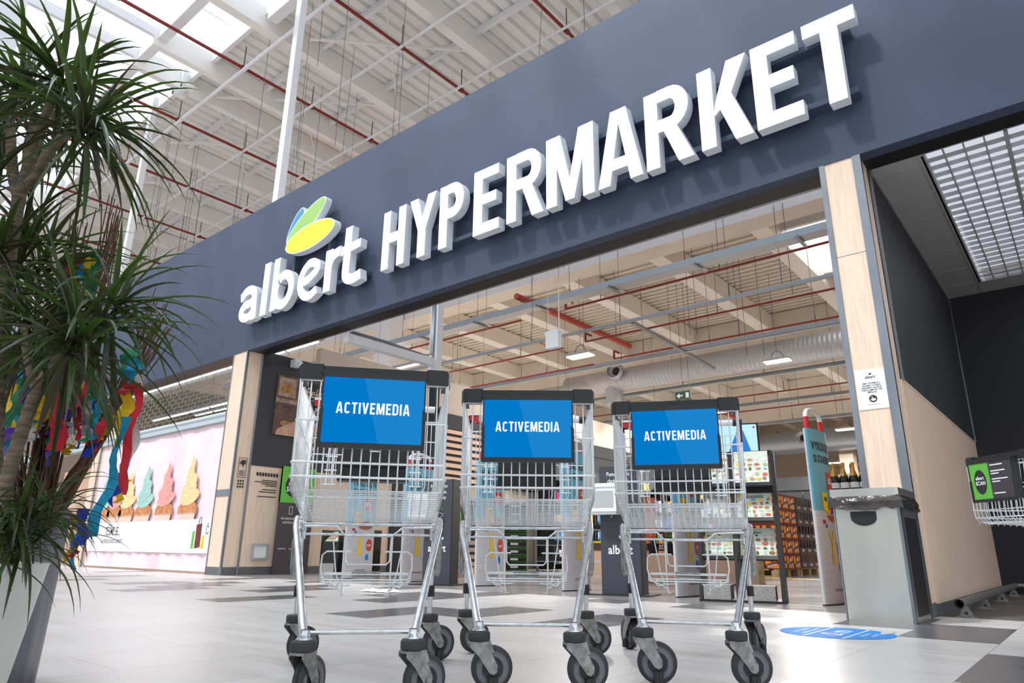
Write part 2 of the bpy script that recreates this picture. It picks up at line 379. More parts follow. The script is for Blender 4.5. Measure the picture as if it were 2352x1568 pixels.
# ------------------------------------------------------------------ big sign letters
SY = 5.93; TH = .12
def ribbon(pts, w, w2=None):
    L = []; Rr = []; k = len(pts)
    for i, p in enumerate(pts):
        a = pts[max(i-1, 0)]; b = pts[min(i+1, k-1)]; dx, dz = b[0]-a[0], b[1]-a[1]; l = math.hypot(dx, dz); nx, nz = -dz/l, dx/l
        ww = (w+(w2-w)*i/(k-1) if w2 else w)/2
        L.append((p[0]+nx*ww, p[1]+nz*ww)); Rr.append((p[0]-nx*ww, p[1]-nz*ww))
    return [[L[i], L[i+1], Rr[i+1], Rr[i]] for i in range(k-1)]
def arc(cx, cz, rx, rz, a0, a1, n=10): return [(cx+rx*cos(radians(a0+(a1-a0)*i/n)), cz+rz*sin(radians(a0+(a1-a0)*i/n))) for i in range(n+1)]
def slab(polys, x0, th=TH, y=SY):
    m = MB('sign_face')
    for p in polys:
        a = sum(p[i][0]*p[(i+1) % len(p)][1]-p[(i+1) % len(p)][0]*p[i][1] for i in range(len(p)))
        if a < 0: p = p[::-1]
        m.prism(p, (x0, y, 0), X, Z, -Y, th, 'sign_side')
    return m
zb, zt = 4.29, 5.215
def rect(a, b, c, d): return [(a, c), (b, c), (b, d), (a, d)]
def strip(polys):  # bowl ribbon pieces
    return polys
sw = .155
def G_H(w): return [rect(0, sw, zb, zt), rect(w-sw, w, zb, zt), rect(sw, w-sw, 4.69, 4.84)]
def G_Y(w): c = w/2; return [[(0, zt), (sw+.015, zt), (c, 4.88), (c+.08, 4.70), (c-.08, 4.70)], [(w, zt), (c+.08, 4.70), (c, 4.88), (w-sw-.015, zt)], rect(c-.08, c+.08, zb, 4.70)]
def bowl(w): return ribbon([(sw, zt-.07)]+arc(w-.21, zt-.255, .135, .185, 90, -90, 12)+[(sw, zt-.44)], .15)
def G_P(w): return [rect(0, sw, zb, zt)]+bowl(w)
def G_R(w): return [rect(0, sw, zb, zt)]+bowl(w-.02)+[[(w-.165, zb), (w+.01, zb), (w-.17, 4.74), (w-.32, 4.72)]]
def G_E(w): return [rect(0, sw, zb, zt), rect(sw, w-.01, zt-.145, zt), rect(sw, w-.05, 4.70, 4.845), rect(sw, w, zb, zb+.15)]
def G_M(w): c = w/2; return [[(0, zb), (sw, zb), (sw, zt), (0, zt)], [(w-sw, zb), (w, zb), (w, zt), (w-sw, zt)], [(sw*.3, zt), (sw+.05, zt), (c+.06, zb+.02), (c-.06, zb+.02)], [(w-sw*.3, zt-.002), (c+.062, zb+.024), (c-.056, zb+.024), (w-sw-.05, zt-.002)]]
def G_A(w): c = w/2; return [[(0, zb), (sw, zb), (c+.01, zt-.12), (c+.01, zt), (c-.1, zt)], [(w, zb), (c+.1, zt), (c-.01, zt), (c-.01, zt-.12), (w-sw, zb)], rect(.14, w-.14, 4.46, 4.60)]
def G_K(w): return [rect(0, sw, zb, zt), [(sw-.01, 4.62), (sw+.02, 4.78), (w-.2, zt), (w, zt), (sw+.16, 4.76)], [(w-.17, zb), (w+.01, zb), (sw+.18, 4.86), (sw+.06, 4.70)]]
def G_T(w): c = w/2; return [rect(0, w, zt-.15, zt), rect(c-sw/2, c+sw/2, zb, zt-.15)]
for ch, x0, x1, fn in (('H', -7.35, -6.86, G_H), ('Y', -6.78, -6.24, G_Y), ('P', -6.165, -5.71, G_P), ('E', -5.53, -5.09, G_E), ('R', -4.965, -4.40, G_R), ('M', -4.345, -3.67, G_M), ('A', -3.62, -3.056, G_A), ('R', -3.01, -2.48, G_R), ('K', -2.39, -1.87, G_K), ('E', -1.825, -1.39, G_E), ('T', -1.33, -.87, G_T)):
    o = slab(fn(x1-x0), x0).build('sign_letter')
    wh = {-5.53: ' between the P and the first R', -1.825: ' just before the final T', -4.965: ' just before the M', -3.01: ' just before the K'}.get(x0, '')
    tag(o, 'large white block letter %s%s on the dark fascia' % (ch, wh), 'sign letter', 'white block capitals on the fascia')
# lower-case word and petal emblem
ab, ax = 4.285, 4.97   # baseline, x-height
GL = {
 'a': (-11.33, ribbon([(.02, 4.79)]+arc(.28, 4.72, .22, .17, 150, 20, 9)+[(.52, 4.36), (.53, 4.285)], .17)+ribbon([(.52, 4.68)]+arc(.29, 4.49, .20, .13, 75, 300, 12)+[(.5, 4.45)], .16)),
 'l': (-10.59, [[(0, ab), (.19, ab), (.19, 5.27), (0, 5.27)]]),
 'b': (-10.28, [[(0, ab+.02), (.18, ab+.02), (.18, 5.27), (0, 5.27)]]+ribbon(arc(.36, 4.63, .24, .27, 130, -215, 22), .17)),
 'e': (-9.50, ribbon([(.09, 4.60), (.30, 4.63), (.50, 4.72)]+arc(.33, 4.76, .22, .155, 5, 100, 8)+arc(.36, 4.62, .28, .29, 115, 285, 14)+[(.56, 4.40)], .15)),
 'r': (-8.75, [[(0, ab), (.18, ab), (.18, 5.0), (0, 5.0)]]+ribbon([(.1, 4.70)]+arc(.36, 4.72, .25, .19, 170, 85, 7), .17)),
 't': (-8.29, [[(.0, 4.5), (.18, 4.5), (.19, 5.26), (.02, 5.26)], [(-.06, 4.80), (.42, 4.84), (.42, 4.98), (-.06, 4.95)]]+ribbon([(.09, 4.52)]+arc(.28, 4.47, .19, .12, 180, 290, 9)+[(.47, 4.38)], .17)),
}
for ch, (x0, ps) in GL.items():
    tag(slab(ps, x0).build('sign_letter'), 'white rounded lower case letter %s under the coloured petals' % ch, 'sign letter', 'white lower case letters on the fascia')
t = empty('petal_emblem', (-9.4, SY, 5.2), 0, 'three petal emblem in blue, green and yellow above the lower case word', 'emblem')
def ell(cx, cz, a, b, ang, n=32): c, s_ = cos(radians(ang)), sin(radians(ang)); return [(cx+a*cos(2*pi*i/n)*c-b*sin(2*pi*i/n)*s_, cz+a*cos(2*pi*i/n)*s_+b*sin(2*pi*i/n)*c) for i in range(n)]
for nm, cx, cz, a, b, ang, th in (('leaf_blue', -.385, .575, .36, .155, 56, .10), ('leaf_green', -.05, .555, .60, .20, 27, .115), ('leaf_yellow', .12, .225, .70, .235, 2, .13)):
    m = MB('sign_side'); m.prism(ell(cx, cz, a, b, ang), (0, 0, 0), X, Z, -Y, th, 'sign_side'); m.m(nm).prism(ell(cx, cz, a-.02, b-.02, ang), (0, -th, 0), X, Z, -Y, .002, 'sign_side')
    m.build('petal', parent=t)
m = MB('fascia')
for a, b in ((-7.45, -.95),):
    for z in (4.42, 5.06): m.box(a, b, SY, FY, z-.03, z+.03)
m.box(-11.32, -7.85, SY, FY, 4.42, 4.48); m.box(-9.9, -9.84, SY, FY, 4.42, 5.6); m.box(-8.9, -8.84, SY, FY, 4.42, 5.3)
tag(m.build('mounting_rail'), 'dark grey rails carrying the white letters on the fascia', 'rail')

# ------------------------------------------------------------------ mall roof
ZR = 12.27
m = MB('deck')
def deckribs(m, x0, x1, y0, y1, z, axis, pitch=.34):
    if axis == 'y':
        n = math.ceil((x1-x0)/pitch); prof = []
        for i in range(n): x = x0+i*pitch; prof += [(x, z+.10), (x+pitch*.14, z), (x+pitch*.78, z), (x+pitch*.92, z+.10)]
        vs = [(x, y, zz) for y in (y0, y1) for x, zz in prof]; k = len(prof)
    else:
        n = math.ceil((y1-y0)/pitch); prof = []
        for i in range(n): y = y0+i*pitch; prof += [(y, z+.13), (y+pitch*.12, z), (y+pitch*.62, z), (y+pitch*.74, z+.13)]
        vs = [(x, y, zz) for x in (x0, x1) for y, zz in prof]; k = len(prof)
    m.add(vs, [(i, i+1, k+i+1, k+i) for i in range(k-1)], False)
deckribs(m, -50, 6, 6.5, 14.6, ZR+.6, 'y'); m.box(-50, 8, -13, -3.5, ZR+.6, ZR+.75)
m.m('white_paint').box(-50, 6, 6.42, 6.52, ZR+.35, ZR+.8); m.box(-12.9, 6, 6.36, 6.6, ZR+.05, ZR+.5)
struct(m.build('ceiling_mall'))
m = MB('white_paint')
m.box(-50, 6, 5.08, 5.3, ZR+.2, ZR+.5); m.box(-50, 6, .5, .7, ZR+.2, ZR+.5)
for i in range(40):
    x = -50+1.4*i
    if i % 2: m.box(x-.015, x+.015, -3.5, 6.42, ZR+1.1, ZR+1.13)
struct(m.build('window_1'))
for x in (-2.9, -6.35, -9.8, -13.2, -15.8, -17.0, -20.4, -24, -27.6, -31.2, -34.8, -38.4, -43):
    m = MB('roof_paint'); w_ = .14 if x in (-15.8, -17.0) else .2
    m.box(x-w_, x+.05, 5.0, 14.5, ZR, ZR+.58); m.m('white_paint').box(x-.06, x+.05, -3.5, 5.0, ZR+.24, ZR+.46)
    tag(m.build('roof_beam'), 'long pale roof beam crossing the mall ceiling', 'beam', 'mall roof beams')
for x in (-4.1, -7.6, -11.05, -14.8, -18.35, -21.9, -25.4, -29.4, -33.6):
    m = MB('red_pipe'); m.tube([(x, -3.5, ZR-.06), (x, 14.5, ZR-.06)], .042, 8)
    for y in (3.8, 6.85, 8.9, 11.0): m.m('red_pipe').tube([(x, y-.06, ZR-.06), (x, y+.06, ZR-.06)], .066, 8); m.m('dark_rod').tube([(x, y, ZR-.06), (x, y, ZR+.6)], .014, 5)
    tag(m.build('sprinkler_pipe'), 'thin dark red sprinkler pipe under the mall roof', 'pipe', 'mall sprinkler pipes')
for y, z, r in ((6.85, ZR-.13, .055), (8.85, ZR-.1, .042), (10.85, ZR-.1, .038), (13.1, ZR-.1, .038)):
    m = MB('white_paint'); m.tube([(-50, y, z), (5, y, z)], r, 8)
    tag(m.build('conduit'), 'white tube running across under the mall roof beams', 'tube', 'white tubes under mall roof')
# short purlins between beams, hangers, braces
for n_, (x0, x1) in enumerate(((-2.9, -6.35), (-6.35, -9.8), (-9.8, -13.2), (-13.2, -15.8), (-17, -20.4), (-20.4, -24), (-24, -27.6))):
    for q, y in enumerate((8.05, 10.15, 12.4)):
        m = MB('white_paint'); m.box(x1+.05, x0-.2, y-.05, y+.05, ZR+.42, ZR+.59)
        tag(m.build('purlin'), 'white roof purlin, %s row from the skylight, %s bay counted from the right' % (('first', 'second', 'third')[q], ('first', 'second', 'third', 'fourth', 'fifth', 'sixth', 'seventh')[n_]), 'purlin', 'mall purlins')
rnd = random.Random(3)
for i in range(34):
    x = rnd.uniform(-26, -3.5); y = rnd.uniform(6.8, 12.6); l = rnd.uniform(1.8, 5.2)
    m = MB('dark_rod'); m.tube([(x, y, ZR+.62), (x+rnd.uniform(-.35, .35)*(i % 3 == 0), y+.02, ZR+.62-l)], .006, 4)
    tag(m.build('hanger_wire'), 'thin dark hanging wire below the mall roof', 'wire', 'mall hanging wires')
for q, (a, b) in enumerate((((-12.9, 7.5), (-10.1, 10.3)), ((-16.9, 7.2), (-13.5, 10.4)), ((-20.2, 7.4), (-17.3, 10.0)), ((-23.8, 7.6), (-20.8, 10.2)))):
    m = MB('roof_paint'); m.bar((a[0], a[1], ZR+.25), (b[0], b[1], ZR+.25), .06, .06); m.bar((a[0], b[1], ZR+.25), (b[0], a[1], ZR+.25), .03, .03)
    tag(m.build('wind_brace'), 'crossed pale diagonal brace between mall roof beams, %s one counted from the right' % ('first', 'second', 'third', 'fourth')[q], 'brace', 'mall wind braces')
for x in (-11.25, -18.7, -26):
    m = MB('white_paint'); m.box(x-.09, x+.09, FY+.145, FY+.29, 3.95, ZR+.5); tag(m.build('roof_post'), {-11.25: 'white square steel post rising above the petal emblem', -18.7: 'white square steel post behind the palm leaves'}.get(x, 'white square steel post furthest left behind plants'), 'post')
m = MB('white_paint'); m.box(-5.07, -4.93, .63, .77, 0, ZR+.1); struct(m.build('trim_4'))
t = empty('security_camera', (-16.9, 6.25, ZR-.15), 0, 'white double security camera hanging at the skylight edge', 'camera')
m = MB('white_paint'); m.box(-.14, .12, -.06, .06, 0, .7); m.build('bracket', parent=t)
for dx in (-.15, .33): m = MB('plastic_white'); m.tube([(dx, -.15, 0), (dx, .15, .03)], .1, 12); m.m('black').cyl((dx, -.155, 0), (dx, -.15, 0), .06, 12); m.build('camera_head', parent=t)

# ------------------------------------------------------------------ store shell
m = MB('wood'); m.box(-11.4, -11.27, FY+.32, 9.6, .13, 1.83); m.m('dark_clad').box(-11.4, -11.26, FY+.32, 9.6, 1.83, 3.90); m.m('skirting').box(-11.4, -11.26, FY+.32, 9.6, 0, .13)
m.m('beige_paint').box(-11.45, -11.3, 7.6, 24, 0, 4.26)
m.m('white_paint').box(-11.45, -11.29, FY+.32, 9.6, 3.9, 3.92)
m.m('black_wall').box(-11.4, -11.25, 9.6, 10.9, 0, 3.49); m.box(-11.4, -11.25, 10.9, 24, 3.14, 3.49); m.box(-11.4, -11.27, 10.9, 24, 1.9, 3.14)
m.m('slat')
for i in range(8): m.box(-11.3, -11.24, 11.0, 14.5, 3.03-i*.155, 3.12-i*.155)
m.m('ochre').box(-11.3, -11.24, 11.2, 12.0, 1.75, 1.9)
struct(m.build('wall_left'))
m = MB('beige_paint'); m.box(-45, 8, 46, 46.3, 0, 9); struct(m.build('wall_far'))
m = MB('beige_paint'); m.box(3, 3.2, 11, 46, 0, 9); struct(m.build('wall_right'))
m = MB('beige_paint'); m.box(-45.2, -45, -3, 46, 0, 11.5); struct(m.build('wall_west'))
m = MB('store_deck')
ZS = 8.0
deckribs(m, -45, -5.05, 15.2, 23.6, ZS+.62, 'x', .3); deckribs(m, -5.05, 3, 20.2, 23.6, ZS+.62, 'x', .3); deckribs(m, -5.05, 3, 15.2, 16.6, ZS+.62, 'x', .3); deckribs(m, -45, 3, 24.2, 46, ZS+.62, 'x', .3)
m.m('white_paint').box(-5.1, 3, 20.1, 20.2, ZS+.3, ZS+.9); m.box(-5.1, 3, 16.5, 16.6, ZS+.3, ZS+.9)
struct(m.build('ceiling_store'))
m = MB('skylight'); m.box(-5.05, 2.9, 16.6, 20.1, ZS+1.1, ZS+1.12); m.m('white_paint'); m.box(-5.05, 3, 18.3, 18.4, ZS+.95, ZS+1.05); m.box(-3.2, -3.1, 16.6, 20.1, ZS+.95, ZS+1.05); m.box(-5.12, -5.05, 16.5, 20.2, ZS+.3, ZS+1.12); m.box(-5.1, 2.9, 16.5, 16.6, ZS+.9, ZS+1.12); m.box(-5.1, 2.9, 20.1, 20.2, ZS+.9, ZS+1.12)
struct(m.build('window_2'))
for y0, y1, z0 in ((14.55, 15.2, ZS-.13), (23.6, 24.2, 6.55), (34, 34.6, 6.7)):
    m = MB('concrete'); (m.m('white_paint').box(-44.9, 2.9, y0-.02, y0, z0, ZS+5.4).m('concrete') if y0 < 20 else None); m.box(-44.9, 2.9, y0, y1, z0, ZS+5.4 if y0 < 20 else ZS+.6); tag(m.build('girder'), {14.55: 'pale concrete girder just behind the entrance opening', 23.6: 'deep beige girder above the spiral duct', 34: 'far deep beige girder across the store'}[y0 if y0 != 34 else 34], 'girder')  # white front sheet on the nearest girder: mall daylight put into its colour
for x in (0.5, -2.4, -5.3, -8.1, -11.0, -13.9, -16.8, -19.7, -22.6, -25.5, -28.4, -31.3, -34.2):
    for y0, y1 in ((15.2, 23.6), (24.2, 34), (34.6, 45.9)):
        m = MB('store_beam'); m.box(x-.02, x+.42, y0, y1, ZS, ZS+.60); tag(m.build('ceiling_beam'), 'beige beam running back across the store ceiling', 'beam', 'store ceiling beams')
m = MB('white_paint'); m.box(-17.7, -16.9, 13.95, 14.5, 0, 9); tag(m.build('column'), 'broad white concrete column behind the left wall', 'column')
for x, y in ((-8.5, 34.9), (-25, 34.9)): m = MB('beige_paint'); m.box(x-.3, x+.3, y-.3, y+.3, 0, 6.5); tag(m.build('column'), 'beige square column far inside the store', 'column', 'far store columns')
# cable bar and post behind the opening
t = empty('steel_mast', (-8.85, 8.4, 0), 0, 'white steel post and arm carrying grey cables inside the entrance', 'mast')
m = MB('white_paint'); m.box(-.1, .1, -.07, .07, 3.3, 4.9); m.m('dark_panel').box(-.09, .09, -.06, .06, 0, 3.3); m.build('post', parent=t)
m = MB('white_paint'); m.box(-.07, .07, -2.0, -.05, 3.64, 3.78); m.build('arm', parent=t)
m = MB('galv')
for i in range(4): m.tube([(-.05+i*.03, -1.9, 3.84), (-.05+i*.03, -1.2, 3.80+.04*(i % 2)), (-.05+i*.03, -.3, 3.80), (-.03+i*.02, -.1, 3.86), (-.03+i*.02, -.09, 4.9)], .012, 5)
m.build('cable', parent=t)
# linear services, running across (X)
def line(name, y, z, x0, x1, kind, label, cat, grp=None, hang=None):
    m = MB()
    if kind == 'tray': m.m('galv_light').box(x0, x1, y-.14, y+.14, z, z+.01); m.m('galv').box(x0, x1, y-.15, y-.14, z, z+.15); m.box(x0, x1, y+.14, y+.15, z, z+.15)
    elif kind == 'rail': m.m('galv').box(x0, x1, y-.04, y+.04, z, z+.07)
    elif kind == 'lit': m.m('galv').box(x0, x1, y-.1, y+.1, z+.02, z+.12); m.m('galv_light').box(x0, x1, y-.05, y+.05, z, z+.02)
    elif kind == 'red': m.m('red_pipe').tube([(x0, y, z), (x1, y, z)], .028, 8); m.tube([(x0, y, z), (x0, y, z+.25), (x0, y+.3, z+.25)], .035, 8)
    m.m('dark_rod')
    x = x0+1
    while x < x1: m.tube([(x, y, z), (x, y, z+(hang or .5))], .006, 4); m.tube([(x, y, z), (x, y, z+.38)], .012, 4); x += 2.9
    if kind == 'tray':
        m.m('galv'); x = x0+.7
        while x < x1: m.box(x-.03, x+.03, y-.3, y+.3, z-.05, z-.01); x += 2.0
    tag(m.build(name), label, cat, grp)
line('cable_tray', 12.25, 6.0, -24, 0, 'tray', 'wide grey cable tray nearest the entrance ceiling', 'cable tray', hang=2.5)
line('mounting_channel', 14.5, 6.0, -24, 0, 'rail', 'grey steel channel just behind the front cable tray', 'channel', hang=2.4)
line('light_track', 17.9, 6.0, -26, 0, 'lit', 'perforated grey track in front of the spiral duct', 'track', hang=2.4)
line('light_track', 22.1, 6.0, -26, 0, 'lit', 'perforated grey track behind the spiral duct', 'track', hang=.4)
line('light_track', 26.5, 6.0, -28, 0, 'lit', 'grey track past the deep beige girder', 'track', hang=2)
line('light_track', 31, 6.0, -28, 0, 'lit', 'grey track deep in the store', 'track', hang=2)
for x0, x1, y, z in ((-9.0, 0, 12.8, 6.05), (-10.2, 0, 15.45, 6.08), (-10.4, 0, 17.3, 6.02), (-15.5, -10.4, 12.8, 6.05), (-16.5, -11, 15.5, 6.05), (-18, -11.2, 17.4, 6), (-12, 0, 25.5, 6.2), (-22, -12.4, 25.6, 6.2), (-12.4, 0, 28.4, 6.2), (-24, -13, 29, 6.2), (-12, 0, 36, 6.2), (-22, -13, 36.5, 6.2)):
    line('sprinkler_pipe', y, z, x0, x1, 'red', 'thin dark red sprinkler branch across the store', 'pipe', 'store sprinkler branches', 2.5)
for x, y0, y1, z in ((-9.9, 12.0, 17.4, 6.35), (-12, 25, 30.5, 6.4)):
    m = MB('red_steel'); m.tube([(x, y0, z), (x, y1, z)], .08, 10); tag(m.build('sprinkler_main'), {-9.9: 'thick orange red sprinkler main nearest the entrance'}.get(x, 'thick orange red sprinkler main deeper in the store'), 'pipe')
m = MB('galv'); m.bar((-8.2, 14.6, 6.02), (-8.5, 20.2, 6.02), .1, .07); tag(m.build('mounting_channel'), 'grey channel running back at an angle under the ceiling', 'channel')
# spiral duct
m = MB('galv_light'); path = [(-14.6+.14*(i//3)+(0, .11, .125)[i % 3], 20.9, 6.35) for i in range(312)]
m.tube(path, .4, 20, True, [(.398, .398, .412)[i % 3] for i in range(312)])
m.tube([(-12.6, 20.9, 6.35), (-12.6, 20.9, 5.5)], .32, 16); m.tube([(-13.3, 20.9, 6.3), (-14.4, 20.2, 6.05), (-16, 19.6, 5.9)], .25, 14)
o = m.build('spiral_duct'); tag(o, 'big galvanised spiral air duct across the store ceiling', 'duct')
for x, y, z, nx in ((-12.2, 20.4, 6.55, 0), (-9.9, 33.2, 5.6, 0), (-5.0, 33.2, 5.3, 0)):
    t = empty('air_nozzle', (x, y, z), 0, {-12.2: 'round grey jet nozzle on the spiral duct'}.get(x, 'round jet nozzle on the far duct'), 'nozzle', None if x == -12.2 else 'far duct nozzles')
    m = MB('galv_light'); m.lathe([(.13, 0), (.3, -.0), (.33, .06), (.26, .2)], 18); m.rot(Matrix.Rotation(radians(90), 3, 'X')); m.build('housing', parent=t)
    m = MB('black'); m.cyl((0, -.012, 0), (0, .1, 0), .15, 16); m.build('core', parent=t)
m = MB('galv'); m.tube([(-26, 33.8, 5.5), (0, 33.8, 5.5)], .55, 16); tag(m.build('spiral_duct'), 'far dark air duct across the back of the store', 'duct')
# pendant luminaires
lx = [(-10.15, 15.1, 5.55), (-6.45, 20.0, 5.85), (-10.2, 24.6, 5.5), (-7.3, 30.2, 5.3), (-16, 16, 5.55), (-6.0, 32.2, 5.0), (-9.8, 37.2, 4.8), (-9.9, 41.3, 4.3), (-4.5, 36.5, 5.0), (-16, 27, 5.5), (-22, 20, 5.5), (-3.2, 27, 5.4)]
proto = None
near = {0: 'left of the hanging white box above the entrance', 1: 'in front of the spiral duct near the right pillar'}
for i, (x, y, z) in enumerate(lx):
    if proto is None:
        t = empty('pendant_lamp', (x, y, z), 0, 'x', 'ceiling lamp')
        m = MB('galv_light'); m.box(-.38, .38, -.17, .17, .03, .09); m.box(-.2, .2, -.08, .08, .09, .13); m.build('housing', parent=t)
        m = MB('lamp'); m.box(-.36, .36, -.155, .155, .0, .03); m.build('diffuser', parent=t)
        m = MB('dark_rod'); m.tube([(-.2, 0, .13), (-.1, 0, .3), (0, 0, .34), (.1, 0, .3), (.2, 0, .13)], .01, 5); m.tube([(0, 0, .34), (0, 0, 3.07)], .007, 4); m.build('suspension', parent=t)
        proto = t
    else: t = copy_tree(proto); t.location = (x, y, z)
    t['label'] = 'flat rectangular lit pendant lamp '+near.get(i, 'deep inside the store'); t['group'] = 'pendant lamps in the store'
    if i < 2: t['label'] = 'flat rectangular lit pendant lamp '+near[i]; del t['group']
    if i < 7 or i > 8: area('lamp_light', (x, y, z-.05), 1.4, .6, 250 if x < -9.5 and x > -12 else 820, (1, .955, .91))
for i, (x, y, z, l) in enumerate([(-9.4, 12.0, 8, 2.6), (-8.2, 11.6, 8, 1.5), (-7.4, 16.2, 8.6, 2.7), (-7.2, 16.2, 8.6, 2.7), (-4.4, 14.5, 8, 2), (-4.2, 14.5, 8, 2.2), (-6.6, 18, 8.6, 3), (-6.2, 18.2, 8.6, 3), (-9.1, 18.5, 8.6, 2.6), (-8.6, 18.5, 8.6, 3.5), (-10.9, 16.4, 8.6, 2.6), (-3.4, 21, 8.6, 3), (-12, 17, 8.6, 3), (-13, 18, 8.6, 3.5), (-5.4, 22, 8.6, 2.6), (-11.6, 22, 8.6, 3.2), (-5, 27, 8.6, 3), (-7, 28, 8.6, 3), (-9, 27.5, 8.6, 3), (-14, 20, 8.6, 3)]):
    m = MB('dark_rod'); m.tube([(x, y, z), (x, y, z-l)], .007, 4); tag(m.build('hanger_wire'), 'thin dark vertical hanger wire in the store', 'wire', 'store hanging wires')
t = empty('hanging_box', (-4.98, 6.8, 2.93), 0, 'white box hanging on two wires inside the entrance', 'box')
m = MB('plastic_white'); m.box(-.1, .1, -.04, .04, 0, .19); m.box(-.11, .11, -.05, .05, .19, .23); m.build('body', parent=t)
m = MB('white'); m.tube([(.09, 0, .23), (.085, 0, .6), (.1, 0, 1.3), (.1, 1.2, 2.5), (.1, 7.8, 5.0)], .008, 5); m.tube([(-.09, 0, .23), (-.09, 0, 1.3), (-.1, 7.8, 5.0)], .003, 4); m.build('suspension', parent=t)
t = empty('exit_sign', (-9.0, 18.9, 4.85), 0, 'small green exit sign hanging below the spiral duct', 'sign')
m = MB('exit_green'); m.box(-.25, .25, -.02, .02, 0, .26); m.m('white').prism([(-.2, .13), (-.1, .21), (-.1, .15), (.0, .15), (.0, .11), (-.1, .11), (-.1, .05)], (0, -.022, 0), X, Z, -Y, .002); m.box(.1, .2, -.024, -.021, .05, .21); m.build('panel', parent=t)
m = MB('dark_rod'); m.tube([(0, 0, .26), (0, 0, 3.75)], .007, 4); m.build('suspension', parent=t)
m = MB('plastic_white'); m.tube([(-11.15, 7.0, 3.75), (-11.0, 7.0, 3.75)], .05, 10); m.box(-11.26, -11.1, 6.93, 7.07, 3.72, 3.86); tag(m.build('security_camera'), 'small white camera on top of the dark bakery wall', 'camera')
# ceiling strip lamp at the left shop, grille, header and pink banner
m = MB('slat'); m.box(-30, -11.6, 9.4, 9.5, 0, 3.1); struct(m.build('wall_shop'))
area('shop_light', (-16, 8.0, 4.6), 8, 1, 200, (1, .97, .93))
for y, z in ((8.2, 4.75), (9.8, 4.5), (11.2, 4.9)):
    m = MB('galv').box(-24, -12.2, y-.06, y+.06, z, z+.06); m.m('tube_lamp')
    for i in range(9): m.box(-23.9+i*1.3, -22.75+i*1.3, y-.03, y+.03, z-.03, z)
    m.m('dark_rod')
    for x in (-23, -20, -17, -14): m.tube([(x, y, z+.06), (x, y, ZR+.6)], .005, 4)
    tag(m.build('strip_lamp'), {8.2: 'nearest', 9.8: 'lowest', 11.2: 'furthest back'}[y]+' row of lit tube lamps seen through the shutter mesh', 'lamp', 'shop strip lamps')
m = MB('white_paint').box(-15.5, -15.2, 8.5, 8.8, 0, 5.2); tag(m.build('column'), 'white post seen through the shutter mesh', 'post')
m = MB('grille')
for i in range(11): z = 2.8+i*.082; m.tube([(-26, FY+.05, z), (-11.8, FY+.05, z)], .005, 4, False)
for i in range(10):
    z = 2.8+i*.082
    for j in range(49): x = -26+.29*j+(.145 if i % 2 else 0); (m.bar((x, FY+.05, z), (x, FY+.05, z+.082), .009, .009) if x < -11.85 else 0)
tag(m.build('rolling_grille'), 'open wire mesh rolling shutter above the pink cupcake banner', 'shutter')
m = MB('header_grey'); m.box(-26, -11.77, FY+.01, FY+.13, 2.61, 2.72); m.tube([(-26, FY+.04, 2.75), (-11.77, FY+.04, 2.75)], .05, 10); m.m('steel_trim').box(-26, -11.77, FY+.0, FY+.02, 2.6, 2.62); tag(m.build('shutter_rail'), 'pale grey shutter bottom rail above the pink banner', 'rail')
m = MB('pink')
n = 90; zz = [.04, .28, .32, .95, 1.6, 2.3, 2.6]
x0b, x1b = -17.2, -11.78
vs = [(x0b+(x1b-x0b)*i/n, FY+.05+.012*sin(i*.9)*(1-j*.12)+.008*sin(i*.37+j), z) for j, z in enumerate(zz) for i in range(n+1)]
m.add(vs, [(j*(n+1)+i, j*(n+1)+i+1, (j+1)*(n+1)+i+1, (j+1)*(n+1)+i) for j in range(len(zz)-1) for i in range(n)], True)
yb = FY+.02
m.m('banner_white').box(x0b, x1b-.01, yb, yb+.003, .34, .92)
# cupcakes: printed artwork on the banner
for cx, fr, h in ((-12.75, 'cream', 1.0), (-13.7, 'rose', .92), (-14.6, 'mint', .92), (-15.4, 'cream', .85), (-16.0, 'rose', .82), (-16.6, 'mint', .85)):
    w = .36
    m.m('cup').prism([(-w*.82, 0), (w*.82, 0), (w*.95, .2), (-w*.95, .2)], (cx, yb, .92), X, Z, -Y, .002)
    m.m('cake').prism([(w*cos(a*pi/10)*1.02, .16+.2*sin(a*pi/10)) for a in range(11)]+[(-w, .1), (w, .1)], (cx, yb-.002, .92), X, Z, -Y, .002)
    m.m('banner_white')
    for q in range(9): m.prism([(-.006, 0), (.006, 0), (.006, .13), (-.006, .13)], (cx-w*.75+q*w*.19, yb-.003, .92), X, Z, -Y, .002)
    m.m(fr); zz0 = 1.22
    for q in range(5):
        ww = w*(.98-q*.2); m.prism([(ww*cos(a*pi/9), .12*sin(a*pi/9)*h*1.2) for a in range(18)], (cx+.03*(-1)**q, yb-.005-q*.002, zz0+.10+q*.145*h), Vector((1, 0, .14)), Z, -Y, .002)
    m.prism([(-.08, 0), (.09, 0), (.01, .26*h)], (cx, yb-.015, zz0+.62*h), X, Z, -Y, .002)
m.m('ink').text('TĚŠÍME SE…', (-16.3, yb-.002, .66), X, Z, .24, .62, .004, 'l', shear=.2).text('NA SKVĚLOU KÁVU A LAHODY!', (-16.4, yb-.002, .50), X, Z, .12, .60, .0, 'l', shear=.1)
m.m('crate_red').prism([(-.09, 0), (.1, .02), (.09, .42), (-.1, .4)], (-12.2, yb-.002, .42), X, Z, -Y, .002); m.m('green_sign').prism([(0, 0), (.08, 0), (.08, .3), (0, .28)], (-12.42, yb-.002, .42), X, Z, -Y, .002); m.m('yellow').prism([(0, 0), (.1, 0), (.1, .22), (.02, .2)], (-12.08, yb-.004, .42), X, Z, -Y, .002)
